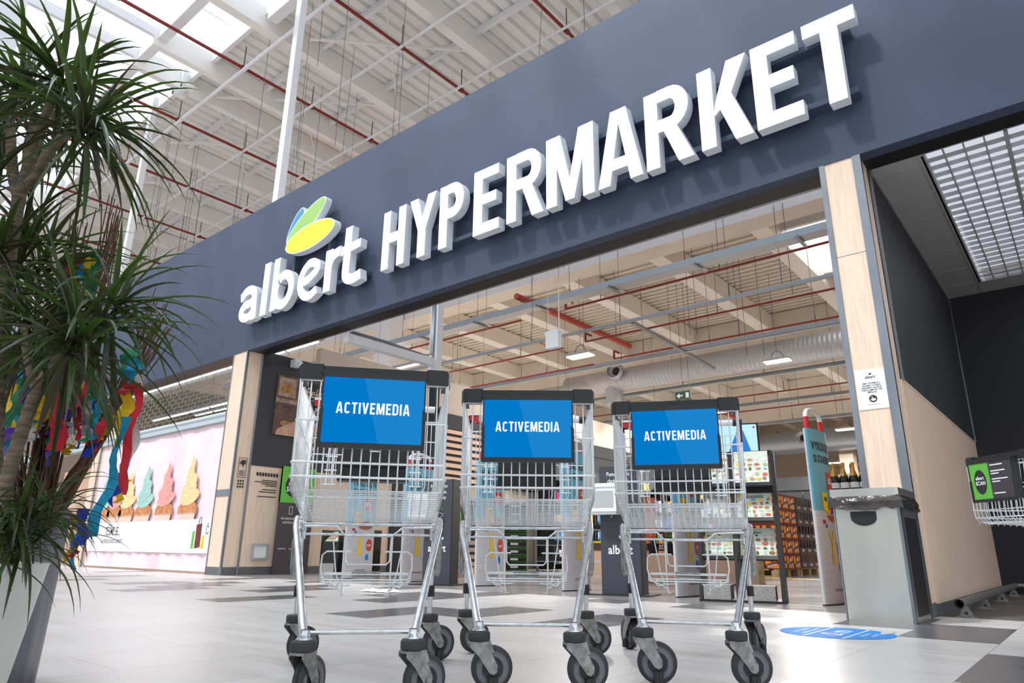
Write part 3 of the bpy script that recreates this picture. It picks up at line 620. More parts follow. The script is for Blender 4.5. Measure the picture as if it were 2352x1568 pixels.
m.m('ink').text('Č', (-11.9, yb-.002, .66), X, Z, .2, .8).tube([(-12.23, yb-.003, .8), (-12.21, yb-.003, .95), (-12.16, yb-.003, .95), (-12.14, yb-.003, .8)], .006, 4)
tag(m.build('banner'), 'pink cloth banner with pastel cupcakes closing the left shop front', 'banner')
m = MB('wood').box(-17.7, -17.3, FY+.01, FY+.3, 0, 3.85); m.m('steel_trim').box(-17.32, -17.27, FY, FY+.03, 0, 3.85); struct(m.build('trim_5'))

# ------------------------------------------------------------------ shopping carts
# local frame: x to the viewer's right, y rearwards (0 = front castor pivot), z up
def caster_part(root, px, py, ang):
    # swivel castor: fork with head, wheel and threads; ang = trail direction
    c, s_ = cos(ang), sin(ang); R = Matrix.Rotation(ang, 3, 'Z'); T = (px, py, 0)
    m = MB('zinc')
    for sy in (-1, 1):
        m.prism([(-.034, .150), (.036, .150), (.040, .118), (.062, .078), (.060, .058), (.048, .050), (.034, .056), (-.004, .108), (-.034, .138)], (0, sy*.021-(.002 if sy < 0 else -.002), 0), X, Z, (0, 1, 0), .003)
    m.box(-.034, .038, -.024, .024, .146, .154); m.cyl((.046, -.027, .068), (.046, .027, .068), .009, 8)
    m.prism([(.038, .15), (.050, .118), (.038, .118), (.03, .15)], (0, -.022, 0), X, Z, Y, .044)
    m.rot(R, T); fk = m.build('caster', parent=root)
    m = MB('rubber').lathe([(.026, .152), (.036, .155), (.038, .160), (.038, .180), (.034, .185), (.0, .186)], 20); m.rot(Matrix.Identity(3), T); m.build('swivel_ring', parent=fk)
    m = MB('rubber'); pr = [(.067, -.015), (.070, -.011), (.070, -.005), (.067, -.002), (.062, 0), (.067, .002), (.070, .005), (.070, .011), (.067, .015), (.056, .016)]
    m.lathe([(.056, -.016)]+pr, 28)
    m.m('wheel_grey').lathe([(.056, -.016), (.054, -.012), (.040, -.010), (.036, -.015)], 28); m.lathe([(.056, .016), (.054, .012), (.040, .010), (.036, .015)], 28)
    m.m('black_plastic').lathe([(.036, -.016), (.0, -.017)], 24); m.lathe([(.036, .016), (.0, .017)], 24)
    m.rot(Matrix.Rotation(radians(90), 3, 'X')); m.v = [(x+.046, y, z+.070) for x, y, z in m.v]; m.rot(R, T); m.build('wheel', parent=fk)
    m = MB('black_plastic').box(.030, .062, -.030, .030, .008, .044); m.m('rubber').box(.036, .042, -.0315, .0315, .012, .04); m.box(.050, .056, -.0315, .0315, .012, .04); m.rot(R, T); m.build('thread_guard', parent=fk)
WR = .0022
def bz(D):  # basket floor height and half width against depth
    t = min(1, max(0, (D+.194)/1.054)); return .607-.045*t, .206+.072*t
def side_pt(u, z):  # side wall point: u 0 front .. 1 rear, z
    D0 = -.345 if z > .64 else -.33
    Dr = .86+.12*(z-.56)/.5
    D = D0+(Dr-D0)*u
    hw = .207+(.288-.207)*u
    return hw, D
def G_I(w): return [rect(0, sw, zb, zt)]
def G_C(w): return ribbon(arc(w/2, zt-.22, w/2-.08, .145, 15, 180, 8)+arc(w/2, zb+.22, w/2-.08, .145, 180, 345, 8), .155)
def G_D(w): return [rect(0, sw, zb, zt)]+ribbon([(sw*.9, zt-.072)]+arc(w-.24, zt-.24, .165, .168, 90, 0, 7)+arc(w-.24, zb+.24, .165, .168, 0, -90, 7)+[(sw*.9, zb+.072)], .145)
def G_V(w): c = w/2; return [[(0, zt), (sw+.02, zt), (c+.05, zb), (c-.08, zb)], [(w, zt), (c+.08, zb), (c-.05, zb), (w-sw-.02, zt)]]
GW = dict(A=(.56, G_A), C=(.47, G_C), T=(.46, G_T), I=(.155, G_I), V=(.54, G_V), E=(.42, G_E), M=(.66, G_M), D=(.49, G_D))
def caps(m, word, o, U, V, h, width, gap=.115):
    o = Vector(o); tot = sum(GW[c][0] for c in word)+gap*(len(word)-1); kx = width/tot; x = 0
    for c in word:
        w_, fn = GW[c]
        for p in fn(w_): m.quad([o+U*((x+a)*kx)+V*((b-zb)/.925*h) for a, b in p])
        x += w_+gap
def make_cart(label, group, screen, angs):
    root = empty('shopping_cart', (0, 0, 0), 0, label, 'shopping cart', group)
    for s in (-1, 1):
        m = MB('chrome'); m.tube([(s*.162, 0, .185), (s*.176, .06, .225), (s*.240, .40, .41), (s*.283, .617, .528), (s*.289, .70, .565)], .0135, 10)
        m.lathe([(.0, .184), (.024, .184), (.024, .190), (.016, .196), (.014, .215)], 14, (s*.162, 0, 0)); m.build('leg', parent=root)
        m = MB('chrome'); m.tube([(s*.275, .854, .185), (s*.277, .85, .35), (s*.283, .84, .55), (s*.292, .90, .80), (s*.300, .965, 1.06)], .011, 8)
        m.m('zinc'); m.tube([(s*.292, .80, .34), (s*.300, .80, .37), (s*.302, .80, .47), (s*.292, .80, .53)], .012, 8); m.m('black_plastic').tube([(s*.277, .85, .255), (s*.277, .85, .30)], .016, 8)
        m.build('leg', parent=root)
    k = 0
    for px, py in ((-.162, 0), (.162, 0), (-.275, .854), (.275, .854)):
        caster_part(root, px, py, angs[k]); k += 1
    m = MB('chrome'); m.tube([(-.167, .03, .203), (.167, .03, .203)], .0065, 8); m.build('cross_bar', parent=root)
    # support frame under the basket
    m = MB('chrome'); m.tube([(-.262, .75, .485), (-.262, .75, .53), (-.25, .75, .545), (.25, .75, .548), (.262, .75, .535), (.262, .75, .485)], .007, 6)
    m.tube([(-.262, .75, .505), (.262, .75, .505)], .006, 6)
    m.tube([(-.262, .70, .535), (-.13, .70, .536), (-.095, .70, .50), (.095, .70, .50), (.135, .70, .532), (.262, .70, .535)], .0055, 6)
    for s in (-1, 1): m.tube([(s*.289, .70, .56), (s*.262, .75, .52)], .009, 6); m.tube([(s*.29, .84, .56), (s*.25, .75, .545)], .007, 6)
    m.build('support_frame', parent=root)
    # fold-down crate holder
    D = .75; m = MB('wire')
    for s in (-1, 1):
        m.tube([(s*.098, D, .507), (s*.097, D, .30), (s*.093, D, .262), (s*.080, D, .268)], .0042, 5)
        m.tube([(s*.070, D, .437), (s*.165, D, .437), (s*.183, D, .423), (s*.186, D, .37), (s*.170, D-.02, .318), (s*.12, D-.03, .302), (s*.10, D-.02, .285)], .0035, 5)
        m.tube([(s*.15, D+.03, .51), (s*.125, D+.03, .35), (s*.105, D, .30)], .003, 5)
        m.tube([(s*.098, D-.03, .352), (s*.16, D-.03, .347), (s*.178, D-.03, .352), (s*.180, D-.03, .322), (s*.12, D-.05, .305), (s*.06, D-.05, .308)], .003, 5)
        m.tube([(s*.14, D-.05, .325), (s*.15, D-.06, .312), (s*.135, D-.07, .300), (s*.115, D-.06, .302), (s*.11, D-.05, .318), (s*.125, D-.05, .327), (s*.14, D-.05, .325)], .003, 5)
    m.tube([(-.092, D, .495), (-.09, D, .40), (-.078, D, .385), (.078, D, .385), (.092, D, .40), (.094, D, .495)], .0038, 5)
    for z, dd in ((.347, -.03), (.328, -.05), (.318, -.06), (.352, 0)): m.tube([(-.17, D+dd, z), (.17, D+dd, z)], .003, 5)
    hold = m.build('crate_holder', parent=root)
    m = MB('zinc'); m.tube([(-.058, D-.01, .349), (.056, D-.01, .349)], .011, 10); m.tube([(-.058, D-.035, .330), (.056, D-.035, .330)], .008, 10); m.build('roller', parent=hold)
    # front panel
    prof = [(-.335, .905), (-.345, .79), (-.353, .673), (-.348, .635), (-.325, .615), (-.27, .607), (-.194, .607)]
    m = MB('wire')
    for i in range(17):
        u = -1+2*i/16; m.tube([(u*(.205 if z < .62 else .203), d, z) for d, z in prof], WR, 5, False)
    for z in (.905, .79, .673, .635):
        d = {.905: -.338, .79: -.349, .673: -.358, .635: -.352}[z]
        r = .0035 if z in (.673, .635) else .003
        m.tube([(-.212, d+.06, z), (-.210, d+.012, z), (-.200, d, z), (.200, d, z), (.210, d+.012, z), (.212, d+.06, z)], r, 6, False)
    m.build('front_panel', parent=root)
    # basket floor
    m = MB('wire')
    for i in range(17):
        u = -1+2*i/16; pts = [(u*bz(D)[1], D, bz(D)[0]) for D in (-.194, .1, .4, .86)]; m.tube(pts, WR, 5, False)
    n = 21
    for i in range(n):
        D = -.28+1.12*i/(n-1); z, hw = bz(D); m.tube([(-hw-.004, D, z+.02), (-hw, D, z-.002), (hw, D, z-.002), (hw+.004, D, z+.02)], .0016, 4, False)
    m.build('basket_floor', parent=root)
    # side panels
    for s in (-1, 1):
        m = MB('wire')
        for i in range(33):
            u = i/32; pts = []
            for z in (.905+.13*u, .79, .67, .60-.03*u): hw, D = side_pt(u, z); pts.append((s*hw, D, z))
            pts.append((s*(pts[-1][0]*s-.006), pts[-1][1], bz(pts[-1][1])[0])); m.tube(pts, WR*1.05, 4, False)
        for z0, z1, r in ((.905, 1.035, .0045), (.79, .86, .003), (.673, .70, .0032), (.635, .64, .0032), (.612, .585, .003)):
            a = side_pt(0, z0); b = side_pt(1, z1); m.tube([(s*a[0], a[1]+.02, z0), (s*(a[0]+b[0])/2, (a[1]+b[1])/2, (z0+z1)/2), (s*b[0], b[1], z1)], r, 6, False)
        m.build('side_panel', parent=root)
    # rear gate with child seat
    m = MB('wire')
    for i in range(21):
        u = -1+.1*i; m.tube([(u*.27, .86, .565), (u*.272, .80, .80), (u*.272, .80, 1.0)], WR, 4, False)
    for z, D in ((1.0, .80), (.91, .80), (.84, .80), (.74, .815), (.66, .835)): m.tube([(-.28, D, z), (.28, D, z)], .003, 5, False)
    for x in (-.19, -.165, .165, .19): m.tube([(x, .80, 1.0), (x, .70, .82), (x, .66, .70)], .003, 5, False)
    for z, D in ((.82, .70), (.76, .68), (.70, .66)):
        m.tube([(-.20, D, z), (-.15, D, z)], .003, 5, False); m.tube([(.15, D, z), (.20, D, z)], .003, 5, False)
    g = m.build('rear_gate', parent=root)
    m = MB('black_plastic'); m.box(-.137, .139, .775, .790, .735, .868); m.box(-.148, .150, .70, .79, .722, .735); m.box(-.14, .14, .76, .775, .79, .795)
    m.m('plastic_white').box(-.022, .022, .770, .776, .854, .860); m.build('seat_panel', parent=g)
    # handle and coin lock
    m = MB('plastic_white'); m.tube([(-.30, .981, 1.094), (.30, .981, 1.094)], .0155, 14)
    h = m.build('handle', parent=root)
    for s in (-1, 1):
        m = MB('black_plastic'); m.tube([(s*.27, .981, 1.094), (s*.315, .981, 1.094)], .0185, 12); m.tube([(s*.300, .975, 1.10), (s*.300, .955, 1.05), (s*.297, .93, .99)], .014, 8); m.build('handle_bracket', parent=h)
    m = MB('red'); m.box(-.292, -.248, .945, .975, 1.082, 1.108); m.m('plastic_white').box(-.292, -.228, .935, .972, 1.108, 1.118); m.m('red').tube([(-.26, .95, 1.075), (-.235, .95, 1.07)], .008, 8)
    m.m('chrome')
    m.tube([(-.282+.006*sin(i*1.9), .94+.004*cos(i*2.3), 1.07-.011*i) for i in range(26)], .0022, 4); m.build('coin_lock', parent=h)
    # front bumper
    m = MB('black_plastic')
    for s in (-1, 1):
        pl = []
        o0 = [(.148, -.352), (.196, -.352), (.209, -.346), (.215, -.334), (.217, -.24), (.196, -.24), (.194, -.31), (.148, -.312)]
        poly = [(s*a, b) for a, b in o0]
        if s < 0: poly = poly[::-1]
        m.prism(poly, (0, 0, .905), X, Y, Z, .036); m.prism([(s*.005+x*.985*1 if False else x, y*.995) for x, y in poly], (0, 0, .941), X, Y, Z, .004)
        m.prism([(x*.985, y*.98-.004) for x, y in poly], (0, 0, .945), X, Y, Z, .005)
    m.box(-.15, .15, -.345, -.31, .918, .946); m.box(-.15, .15, -.352, -.345, .922, .934); m.build('bumper', parent=root)
    # advert holder
    zt_, zb_ = .916, .712; yf = -.395
    m = MB('black_plastic'); m.box(-.1415, .1415, yf+.004, -.355, zb_+.004, zt_)
    m.box(-.1415, .1415, yf, yf+.006, zt_-.012, zt_); m.box(-.143, .143, yf-.002, yf+.006, zb_-.004, zb_+.011)
    for s in (-1, 1):
        a, b = sorted((s*.1375, s*.1415)); m.box(a, b, yf, yf+.006, zb_, zt_-.01)
        a, b = sorted((s*.1345, s*.144)); 
        pp = [(0, zb_), (.0095, zb_), (.0095, zb_+.10), (.0045, zb_+.108), (0, zb_+.108)]
        m.prism([(s*(.1345+q), z) for q, z in pp][::s], (0, yf+.005, 0), X, Z, -Y, .008)
    m.m('rubber').box(-.02, .02, -.352, -.345, .935, .94)
    hd = m.build('advert_holder', parent=root)
    if screen:
        m = MB('screen_blue'); m.quad([(-.1375, yf+.003, zb_+.011), (.1375, yf+.003, zb_+.011), (.1375, yf+.003, zt_-.012), (-.1375, yf+.003, zt_-.012)])
        m.m('screen_light').quad([(.017, yf+.0025, zb_+.011), (.1375, yf+.0025, zb_+.011), (.1375, yf+.0025, zt_-.012), (-.029, yf+.0025, zt_-.012)])
        m.m('screen_white'); caps(m, 'ACTIVEMEDIA', (-.101, yf+.0005, .803), X, Z, .0315, .200)
        m.build('screen', parent=hd)
    else:
        yy = yf+.003
        m = MB('green_sign'); m.quad([(-.1375, yy, zb_+.011), (-.01, yy, zb_+.011), (-.01, yy, zt_-.012), (-.1375, yy, zt_-.012)])
        m.m('scan_dark').quad([(-.01, yy, zb_+.011), (.1375, yy, zb_+.011), (.1375, yy, zt_-.012), (-.01, yy, zt_-.012)])
        m.m('ink').prism(ell(-.074, .81, .04, .062, 0, 24), (0, yy, 0), X, Z, -Y, .001)
        m.m('white').text('albert', (-.074, yy-.002, .822), X, Z, .024, .9, .03).text('SCAN', (-.074, yy-.002, .795), X, Z, .027, .9, .03)
        for i, (z, l) in enumerate(((.885, .08), (.855, .09), (.842, .05), (.815, .1), (.802, .05), (.745, .07))): m.box(.005, .005+l, yy-.002, yy-.001, z, z+.006)
        m.build('sign_panel', parent=hd)
    return root
R_ = radians
c1 = make_cart('shopping cart nearest the palm, leftmost of the three with blue screens', 'carts with blue screens', True, [R_(62), R_(28), R_(38), R_(18)])
c1.location = (-1.788, 1.434, 0); c1.rotation_euler.z = R_(50.55)
# further carts: new copies with their own castor directions
def cart_copy(angs, label):
    c = make_cart(label, 'carts with blue screens', True, angs) if angs else copy_tree(c1); c['label'] = label; return c
c2 = cart_copy([R_(14), R_(14), R_(30), R_(12)], 'middle shopping cart of the three with blue screens'); c2.location = (-1.564, 1.967, 0); c2.rotation_euler.z = R_(38.7)
c3 = cart_copy([R_(12), R_(18), R_(118), R_(64)], 'shopping cart nearest the steel litter bin, rightmost with blue screen'); c3.location = (-1.196, 2.436, 0); c3.rotation_euler.z = R_(25.25)
c4 = make_cart('shopping cart with green and dark paper sign at the right picture edge', None, False, [R_(60), R_(100), R_(80), R_(80)])
c4.location = (-.105, 4.55, 0); c4.rotation_euler.z = R_(-44)

# ------------------------------------------------------------------ litter bin
t = empty('litter_bin', (-1.265, 5.76, 0), 0, 'brushed stainless steel litter bin in front of the right pillar', 'litter bin')
m = MB('stainless'); m.prism([(-.205, -.27), (.20, -.27), (.215, -.255), (.215, .27), (-.215, .27), (-.215, -.26)], (0, 0, .0), X, Y, Z, .78)
body = m.build('body', parent=t)
for q in ((-.218, -.208, -.275, -.262), (.2, .214, -.275, -.262), (.214, .219, -.275, -.2)): MB('steel_trim').box(*q, 0, .78).build('edge_trim', parent=body)
m = MB('black'); m.box(.2155, .218, -.15, .24, .04, .70); m.build('side_panel', parent=t)
m = MB('black_plastic'); hp = [(-.085, .74), (.085, .74), (.085, .70)]+[(.085*cos(a*pi/12), .695-.055*sin(a*pi/12)) for a in range(13)]+[(-.085, .70)]
m.prism(hp, (-.02, -.27, 0), X, Z, -Y, .006); m.m('black').prism([(x*.86, .70+(z-.70)*.84) for x, z in hp], (-.02, -.2755, 0), X, Z, -Y, .002); m.build('hand_slot', parent=t)
m = MB('bag'); N = 56; rings = []
rg = random.Random(5)
for j in range(6):
    z = .85-.016*j; o_ = .008+.004*j
    for i in range(N):
        a = 4*i/N; sd = int(a); q = a-sd; hx, hy = .22+o_, .275+o_
        p = [(-hx+2*hx*q, -hy), (hx, -hy+2*hy*q), (hx-2*hx*q, hy), (-hx, hy-2*hy*q)][sd]
        wv = (rg.uniform(-.007, .009))*(j > 0); l = math.hypot(*p); rings.append((p[0]*(1+wv/l), p[1]*(1+wv/l), z-(j > 4)*rg.uniform(0, .03)))
m.add(rings, [(j*N+i, j*N+(i+1) % N, (j+1)*N+(i+1) % N, (j+1)*N+i) for j in range(5) for i in range(N)], True); m.build('bin_liner', parent=t)
m = MB('stainless'); 
po = [(-.225, -.285), (.205, -.285), (.225, -.27), (.225, .285), (-.225, .285)]; pi_ = [(x*.86, y*.88) for x, y in po]
for z0, z1 in ((.845, .90),):
    k = len(po); v = [(x, y, z0) for x, y in po]+[(x, y, z1) for x, y in po]+[(x, y, z1) for x, y in pi_]+[(x, y, z0) for x, y in pi_]
    m.add(v, [(a*k+i, a*k+(i+1) % k, ((a+1) % 4)*k+(i+1) % k, ((a+1) % 4)*k+i) for a in range(4) for i in range(k)], False)
m.m('black').quad([(-.2, -.25, .80), (.2, -.25, .80), (.2, .25, .80), (-.2, .25, .80)])
m.build('lid_frame', parent=t)

# floor decal
m = MB('decal_blue'); m.prism(ell(0, 0, .315, .315, 0, 48), (-1.305, 4.585, .001), X, Y, Z, .001)
m.m('white'); U = Vector((0, 1, 0)); V = Vector((-1, 0, 0)); oc = Vector((-1.305, 4.585, .0025))
for q in (-.11, .10): m.quad([oc+U*a+V*(q+b) for a, b in ((-.29, -.005), (.29, -.005), (.29, .005), (-.29, .005))])
m.text('‹2 m›', oc-V*.055, U, V, .17, .9, .01).text('Prosíme, dodržujte', oc+V*.19, U, V, .042, .8, .003).text('bezpečnou vzdálenost', oc+V*.135, U, V, .042, .8, .003).text('Děkujeme za', oc-V*.17, U, V, .042, .8, .003).text('pochopení', oc-V*.22, U, V, .042, .8, .003)
m.m('tile_light').prism([(-.14, -.02), (.04, .01), (.1, -.05), (-.02, -.06)], oc+Vector((.20, .20, 0)), U, V, Z, .0008)
tag(m.build('floor_sticker'), 'round blue 2 m distance sticker on the floor before the bin', 'sticker')
m = MB('white'); rg = random.Random(2)
vs = []
for i in range(10):
    for j in range(5): vs.append((i*.05, j*.05, .004+rg.uniform(0, .035)*(1 if 0 < i < 9 and 0 < j < 4 else .1)))
m.add(vs, [(i*5+j, (i+1)*5+j, (i+1)*5+j+1, i*5+j+1) for i in range(9) for j in range(4)], False)
tag(m.build('crumpled_bag', loc=(-6.35, 5.05, .001)), 'crumpled clear plastic wrapper lying on the floor behind the left cart', 'wrapper')

# ------------------------------------------------------------------ plants on the left
Fh = Vector((-sin(_y), cos(_y), 0)); Rh = Vector((cos(_y), sin(_y), 0))
def at(s, d, z): return Fh*d+Rh*s+Vector((0, 0, z))      # sideways, ahead, height
def mk_leaf(m, c, az, el, L, wd, droop, rg):
    d = Vector((cos(az)*cos(el), sin(az)*cos(el), sin(el))); sd = d.cross(Z)
    if sd.length < .05: sd = Vector((1, 0, 0))
    sd.normalize(); p = Vector(c); n = 8; vs = []; st = L/n
    for i in range(n+1):
        t = i/n; w_ = wd*(.45+.55*sin(min(1, t*2.2)*pi/2))*(1-t**2.2)+.0006
        nn = sd.cross(d).normalized(); fold = nn*w_*.35
        vs += [p+sd*w_/2+fold, p-nn*0, p-sd*w_/2+fold]
        d = (d+Vector((0, 0, -droop*(.35+1.1*t)/n))).normalized(); p = p+d*st
    fs = []
    for i in range(n): fs += [(i*3, i*3+1, i*3+4, i*3+3), (i*3+1, i*3+2, i*3+5, i*3+4)]
    m.add(vs, fs, True)
def rosette(root, c, n, L, wd=.013, seed=0, lean=None, mat_='leaf', lo=-.9, droop=1.25):
    rg = random.Random(seed); m = MB(mat_)
    for i in range(n):
        az = rg.uniform(0, 2*pi); el = rg.uniform(lo, 1.35)
        if lean: pass
        m.m('leaf' if rg.random() < .55 else 'leaf_deep')
        mk_leaf(m, Vector(c)+Vector((rg.gauss(0, .012), rg.gauss(0, .012), rg.uniform(-.09, .02))), az, el, L*rg.uniform(.6, 1.12), wd*rg.uniform(.7, 1.25), droop*rg.uniform(.7, 1.5), rg)
    return m.build('leaf_cluster', parent=root)
t = empty('potted_dragon_tree', at(-1.66, 2.0, 0), 0, 'tall dragon tree with arching narrow leaves in the cream white planter', 'potted plant')
pb = at(-1.66, 2.0, 0)
def loc_(s, d, z): return at(s, d, z)-pb
m = MB('pot_white'); m.lathe([(.0, .0), (.165, .0), (.185, .05), (.235, .395), (.240, .40), (.228, .40), (.222, .37), (.0, .37)], 48)
m.rot(Matrix.Identity(3), loc_(-1.545, 1.98, 0)); m.build('planter', parent=t)
m = MB('soil'); m.lathe([(.225, .375), (.0, .385)], 24); m.rot(Matrix.Identity(3), loc_(-1.545, 1.98, 0)); m.build('soil', parent=t)
def px2(x, y, d):   # sideways offset and height of a point d metres ahead (used only to type in measured branch points)
    v = rr*((x-1176)/1568)+uu*((784-y)/1568)+fw; k = d/v.dot(Fh); return loc_(v.dot(Rh)*k, d, .45+v.z*k)
def branch(pts, r0, r1):
    P = [Vector(p) for p in pts]; Q = []
    for i in range(len(P)-1):
        for j in range(6): Q.append(P[i].lerp(P[i+1], j/6))
    Q.append(P[-1]); 
    for _ in range(3): Q = [Q[0]]+[(Q[i-1]+Q[i]*2+Q[i+1])/4 for i in range(1, len(Q)-1)]+[Q[-1]]
    k = len(Q); return Q, [(r0+(r1-r0)*i/(k-1))*(1+.05*((i % 2)*2-1)) for i in range(k)]
B1 = [[(-1.61, 2.05, .35), (-1.66, 2.08, .72)], None]
trunk_m = MB('bark')
for pts, r0, r1 in ((((-5, 1290, 2.1), (-15, 1100, 2.1), (-6, 900, 2.1), (8, 733, 2.1), (24, 560, 2.1), (47, 440, 2.1)), .025, .021),
    (((47, 440, 2.1), (70, 360, 2.1), (88, 300, 2.08), (112, 250, 2.05), (140, 195, 2.0)), .018, .013), (((42, 450, 2.1), (28, 390, 2.12), (25, 330, 2.15), (23, 262, 2.2)), .02, .015),
    (((55, 430, 2.1), (90, 400, 2.05), (100, 365, 2.0), (135, 320, 1.98), (170, 300, 1.95), (194, 286, 1.9)), .018, .013), (((60, 400, 2.1), (62, 340, 2.2), (75, 280, 2.3)), .015, .012),
    (((8, 1290, 1.95), (5, 1140, 1.95), (40, 1020, 1.95), (72, 930, 1.95), (84, 895, 1.95)), .021, .018),
    (((84, 895, 1.95), (70, 850, 1.95), (57, 780, 1.97), (56, 745, 1.97)), .015, .011), (((84, 892, 1.95), (98, 870, 1.93), (125, 835, 1.9), (150, 790, 1.87), (172, 770, 1.85)), .016, .012), (((82, 880, 1.95), (95, 820, 2.0), (110, 790, 2.05)), .012, .01)):
    Q, rs = branch([px2(*p) for p in pts], r0, r1); trunk_m.tube(Q, .02, 10, True, rs)
trunk_m.build('trunk', parent=t)
sd_ = 10
for x, y, d, n, L in ((143, 190, 2.0, 80, .36), (23, 245, 2.2, 56, .36), (200, 275, 1.9, 78, .37), (75, 262, 2.3, 50, .35), (60, 180, 2.05, 40, .36), (-30, 420, 2.1, 40, .34), (30, 620, 2.2, 60, .36), (-10, 560, 2.0, 40, .34), (95, 600, 2.35, 42, .34),
    (58, 740, 1.97, 40, .32), (178, 755, 1.85, 60, .34), (112, 780, 2.05, 36, .30), (256, 700, 1.95, 64, .33), (150, 690, 2.1, 34, .33), (-10, 760, 2.1, 24, .33)):
    rosette(t, px2(x, y, d), int(n*.85), L*1.16, seed=sd_, wd=.019); sd_ += 1
for x, y, d, n, L in ((60, 1190, 1.85, 70, .27), (10, 1220, 1.8, 44, .25), (110, 1175, 2.0, 40, .27)):
    rosette(t, px2(x, y, d), n, L, seed=sd_, wd=.011, lo=-.3, droop=1.9, mat_='leaf_deep'); sd_ += 1
# second planter with willow twigs
p2 = at(-1.775, 2.47, 0); t2 = empty('willow_planter', p2, 0, 'tall grey cylinder planter holding dark willow twigs behind the white planter', 'planter')
m = MB('pot_grey'); m.lathe([(.0, .0), (.19, .0), (.193, .1), (.203, .55), (.205, .57), (.19, .57), (.185, .52), (.0, .52)], 48); m.build('planter', parent=t2)
def px3(x, y, d):
    v = rr*((x-1176)/1568)+uu*((784-y)/1568)+fw; k = d/v.dot(Fh); return at(v.dot(Rh)*k, d, .45+v.z*k)
rg = random.Random(11)
for (xa, ya), (xb, yb_), (xc, yc), n in (((120, 1230), (235, 1000), (375, 740), 30), ((110, 1230), (165, 900), (262, 490), 22), ((80, 1230), (90, 960), (185, 520), 18), ((60, 1230), (40, 980), (-10, 600), 14), ((100, 1230), (140, 1000), (150, 700), 16)):
    m = MB('twig')
    for i in range(n):
        a = px3(xa-25+rg.uniform(-26, 20), ya, 2.47+rg.uniform(-.1, .1))-p2; b = px3(xb+rg.gauss(0, 14), yb_+rg.gauss(0, 12), 2.5+rg.uniform(-.08, .08))-p2; c = px3(xc+rg.gauss(0, 14), yc+rg.gauss(0, 40), 2.5+rg.uniform(-.12, .12))-p2
        pts = [a*(1-q)**2+b*2*q*(1-q)+c*q*q+Vector((rg.gauss(0, .006), rg.gauss(0, .006), 0))*(0 < q) for q in (0, .14, .28, .42, .56, .7, .85, 1)]
        m.tube(pts, .005, 5, True, [.0058*(1-.09*k) for k in range(8)])
    m.build('twig_bundle', parent=t2)
# crepe paper streamers
cname = dict(c_red='red', c_yellow='yellow', c_blue='light blue', c_navy='dark blue', c_green='green', c_purple='purple', c_white='white')
ST = [('c_red', 137, 818, 126, 1035, .06, 2.4), ('c_red', 198, 870, 172, 1010, .03, 2.45), ('c_red', 255, 930, 217, 1037, .05, 2.4), ('c_yellow', 297, 890, 262, 1028, .055, 2.4), ('c_blue', 292, 958, 214, 1232, .036, 2.35), ('c_red', 318, 880, 276, 1135, .034, 2.42), ('c_white', 322, 860, 287, 1120, .04, 2.46),
 ('c_navy', 268, 1085, 256, 1165, .03, 2.38), ('c_yellow', 288, 1100, 266, 1155, .03, 2.4), ('c_green', 223, 945, 191, 1015, .03, 2.42), ('c_white', 204, 930, 196, 1000, .06, 2.5), ('c_purple', 175, 880, 137, 985, .045, 2.42), ('c_purple', 145, 930, 128, 1000, .05, 2.45), ('c_purple', 22, 980, 8, 1045, .05, 2.3), ('c_green', 55, 870, 16, 980, .045, 2.3),
 ('c_yellow', 28, 880, 12, 1010, .05, 2.35), ('c_yellow', 99, 905, 80, 965, .06, 2.4), ('c_blue', 50, 835, 46, 890, .04, 2.4), ('c_blue', 2, 915, 4, 960, .06, 2.4), ('c_red', 2, 960, 10, 1010, .05, 2.42), ('c_white', 84, 975, 60, 1015, .05, 2.4), ('c_white', 166, 970, 160, 1000, .06, 2.44), ('c_green', 302, 800, 288, 860, .07, 2.45), ('c_blue', 312, 825, 298, 880, .06, 2.42), ('c_red', 300, 875, 285, 905, .06, 2.4),
 ('c_green', 212, 580, 200, 700, .07, 2.5), ('c_yellow', 204, 588, 188, 690, .045, 2.48), ('c_red', 192, 578, 155, 640, .07, 2.5), ('c_green', 172, 600, 150, 680, .06, 2.5), ('c_blue', 190, 610, 184, 640, .03, 2.46), ('c_navy', 192, 1168, 188, 1252, .045, 2.5), ('c_blue', 178, 1205, 162, 1308, .02, 2.5), ('c_yellow', 174, 1180, 158, 1290, .04, 2.55), ('c_red', 177, 1250, 164, 1282, .03, 2.5),
 ('c_yellow', 240, 960, 235, 1010, .03, 2.5), ('c_yellow', 90, 765, 84, 800, .05, 2.5), ('c_blue', 66, 760, 60, 800, .06, 2.5), ('c_yellow', 155, 740, 150, 800, .06, 2.5), ('c_green', 165, 760, 158, 850, .06, 2.5), ('c_white', 40, 740, 30, 790, .05, 2.5), ('c_yellow', 10, 780, 4, 830, .05, 2.5), ('c_red', 105, 900, 98, 960, .03, 2.45), ('c_yellow', 195, 880, 186, 930, .03, 2.5), ('c_purple', 120, 1010, 110, 1070, .04, 2.45), ('c_red', 70, 900, 55, 940, .04, 2.4), ('c_yellow', 132, 850, 118, 900, .04, 2.5), ('c_purple', 48, 870, 36, 930, .04, 2.4), ('c_white', 132, 900, 112, 940, .04, 2.45), ('c_yellow', 165, 1020, 150, 1045, .03, 2.5), ('c_red', 235, 1000, 228, 1018, .03, 2.5)]
rg = random.Random(33)
for q in range(26):
    xa = rg.uniform(-5, 260); ya = rg.uniform(800, 900)+(xa > 200)*30; L_ = rg.uniform(50, 150)
    ST.append((rg.choice(list(cname)), xa, ya, xa-rg.uniform(4, 26), ya+L_, rg.uniform(.022, .04), 2.4+rg.uniform(0, .15)))
rg = random.Random(21)
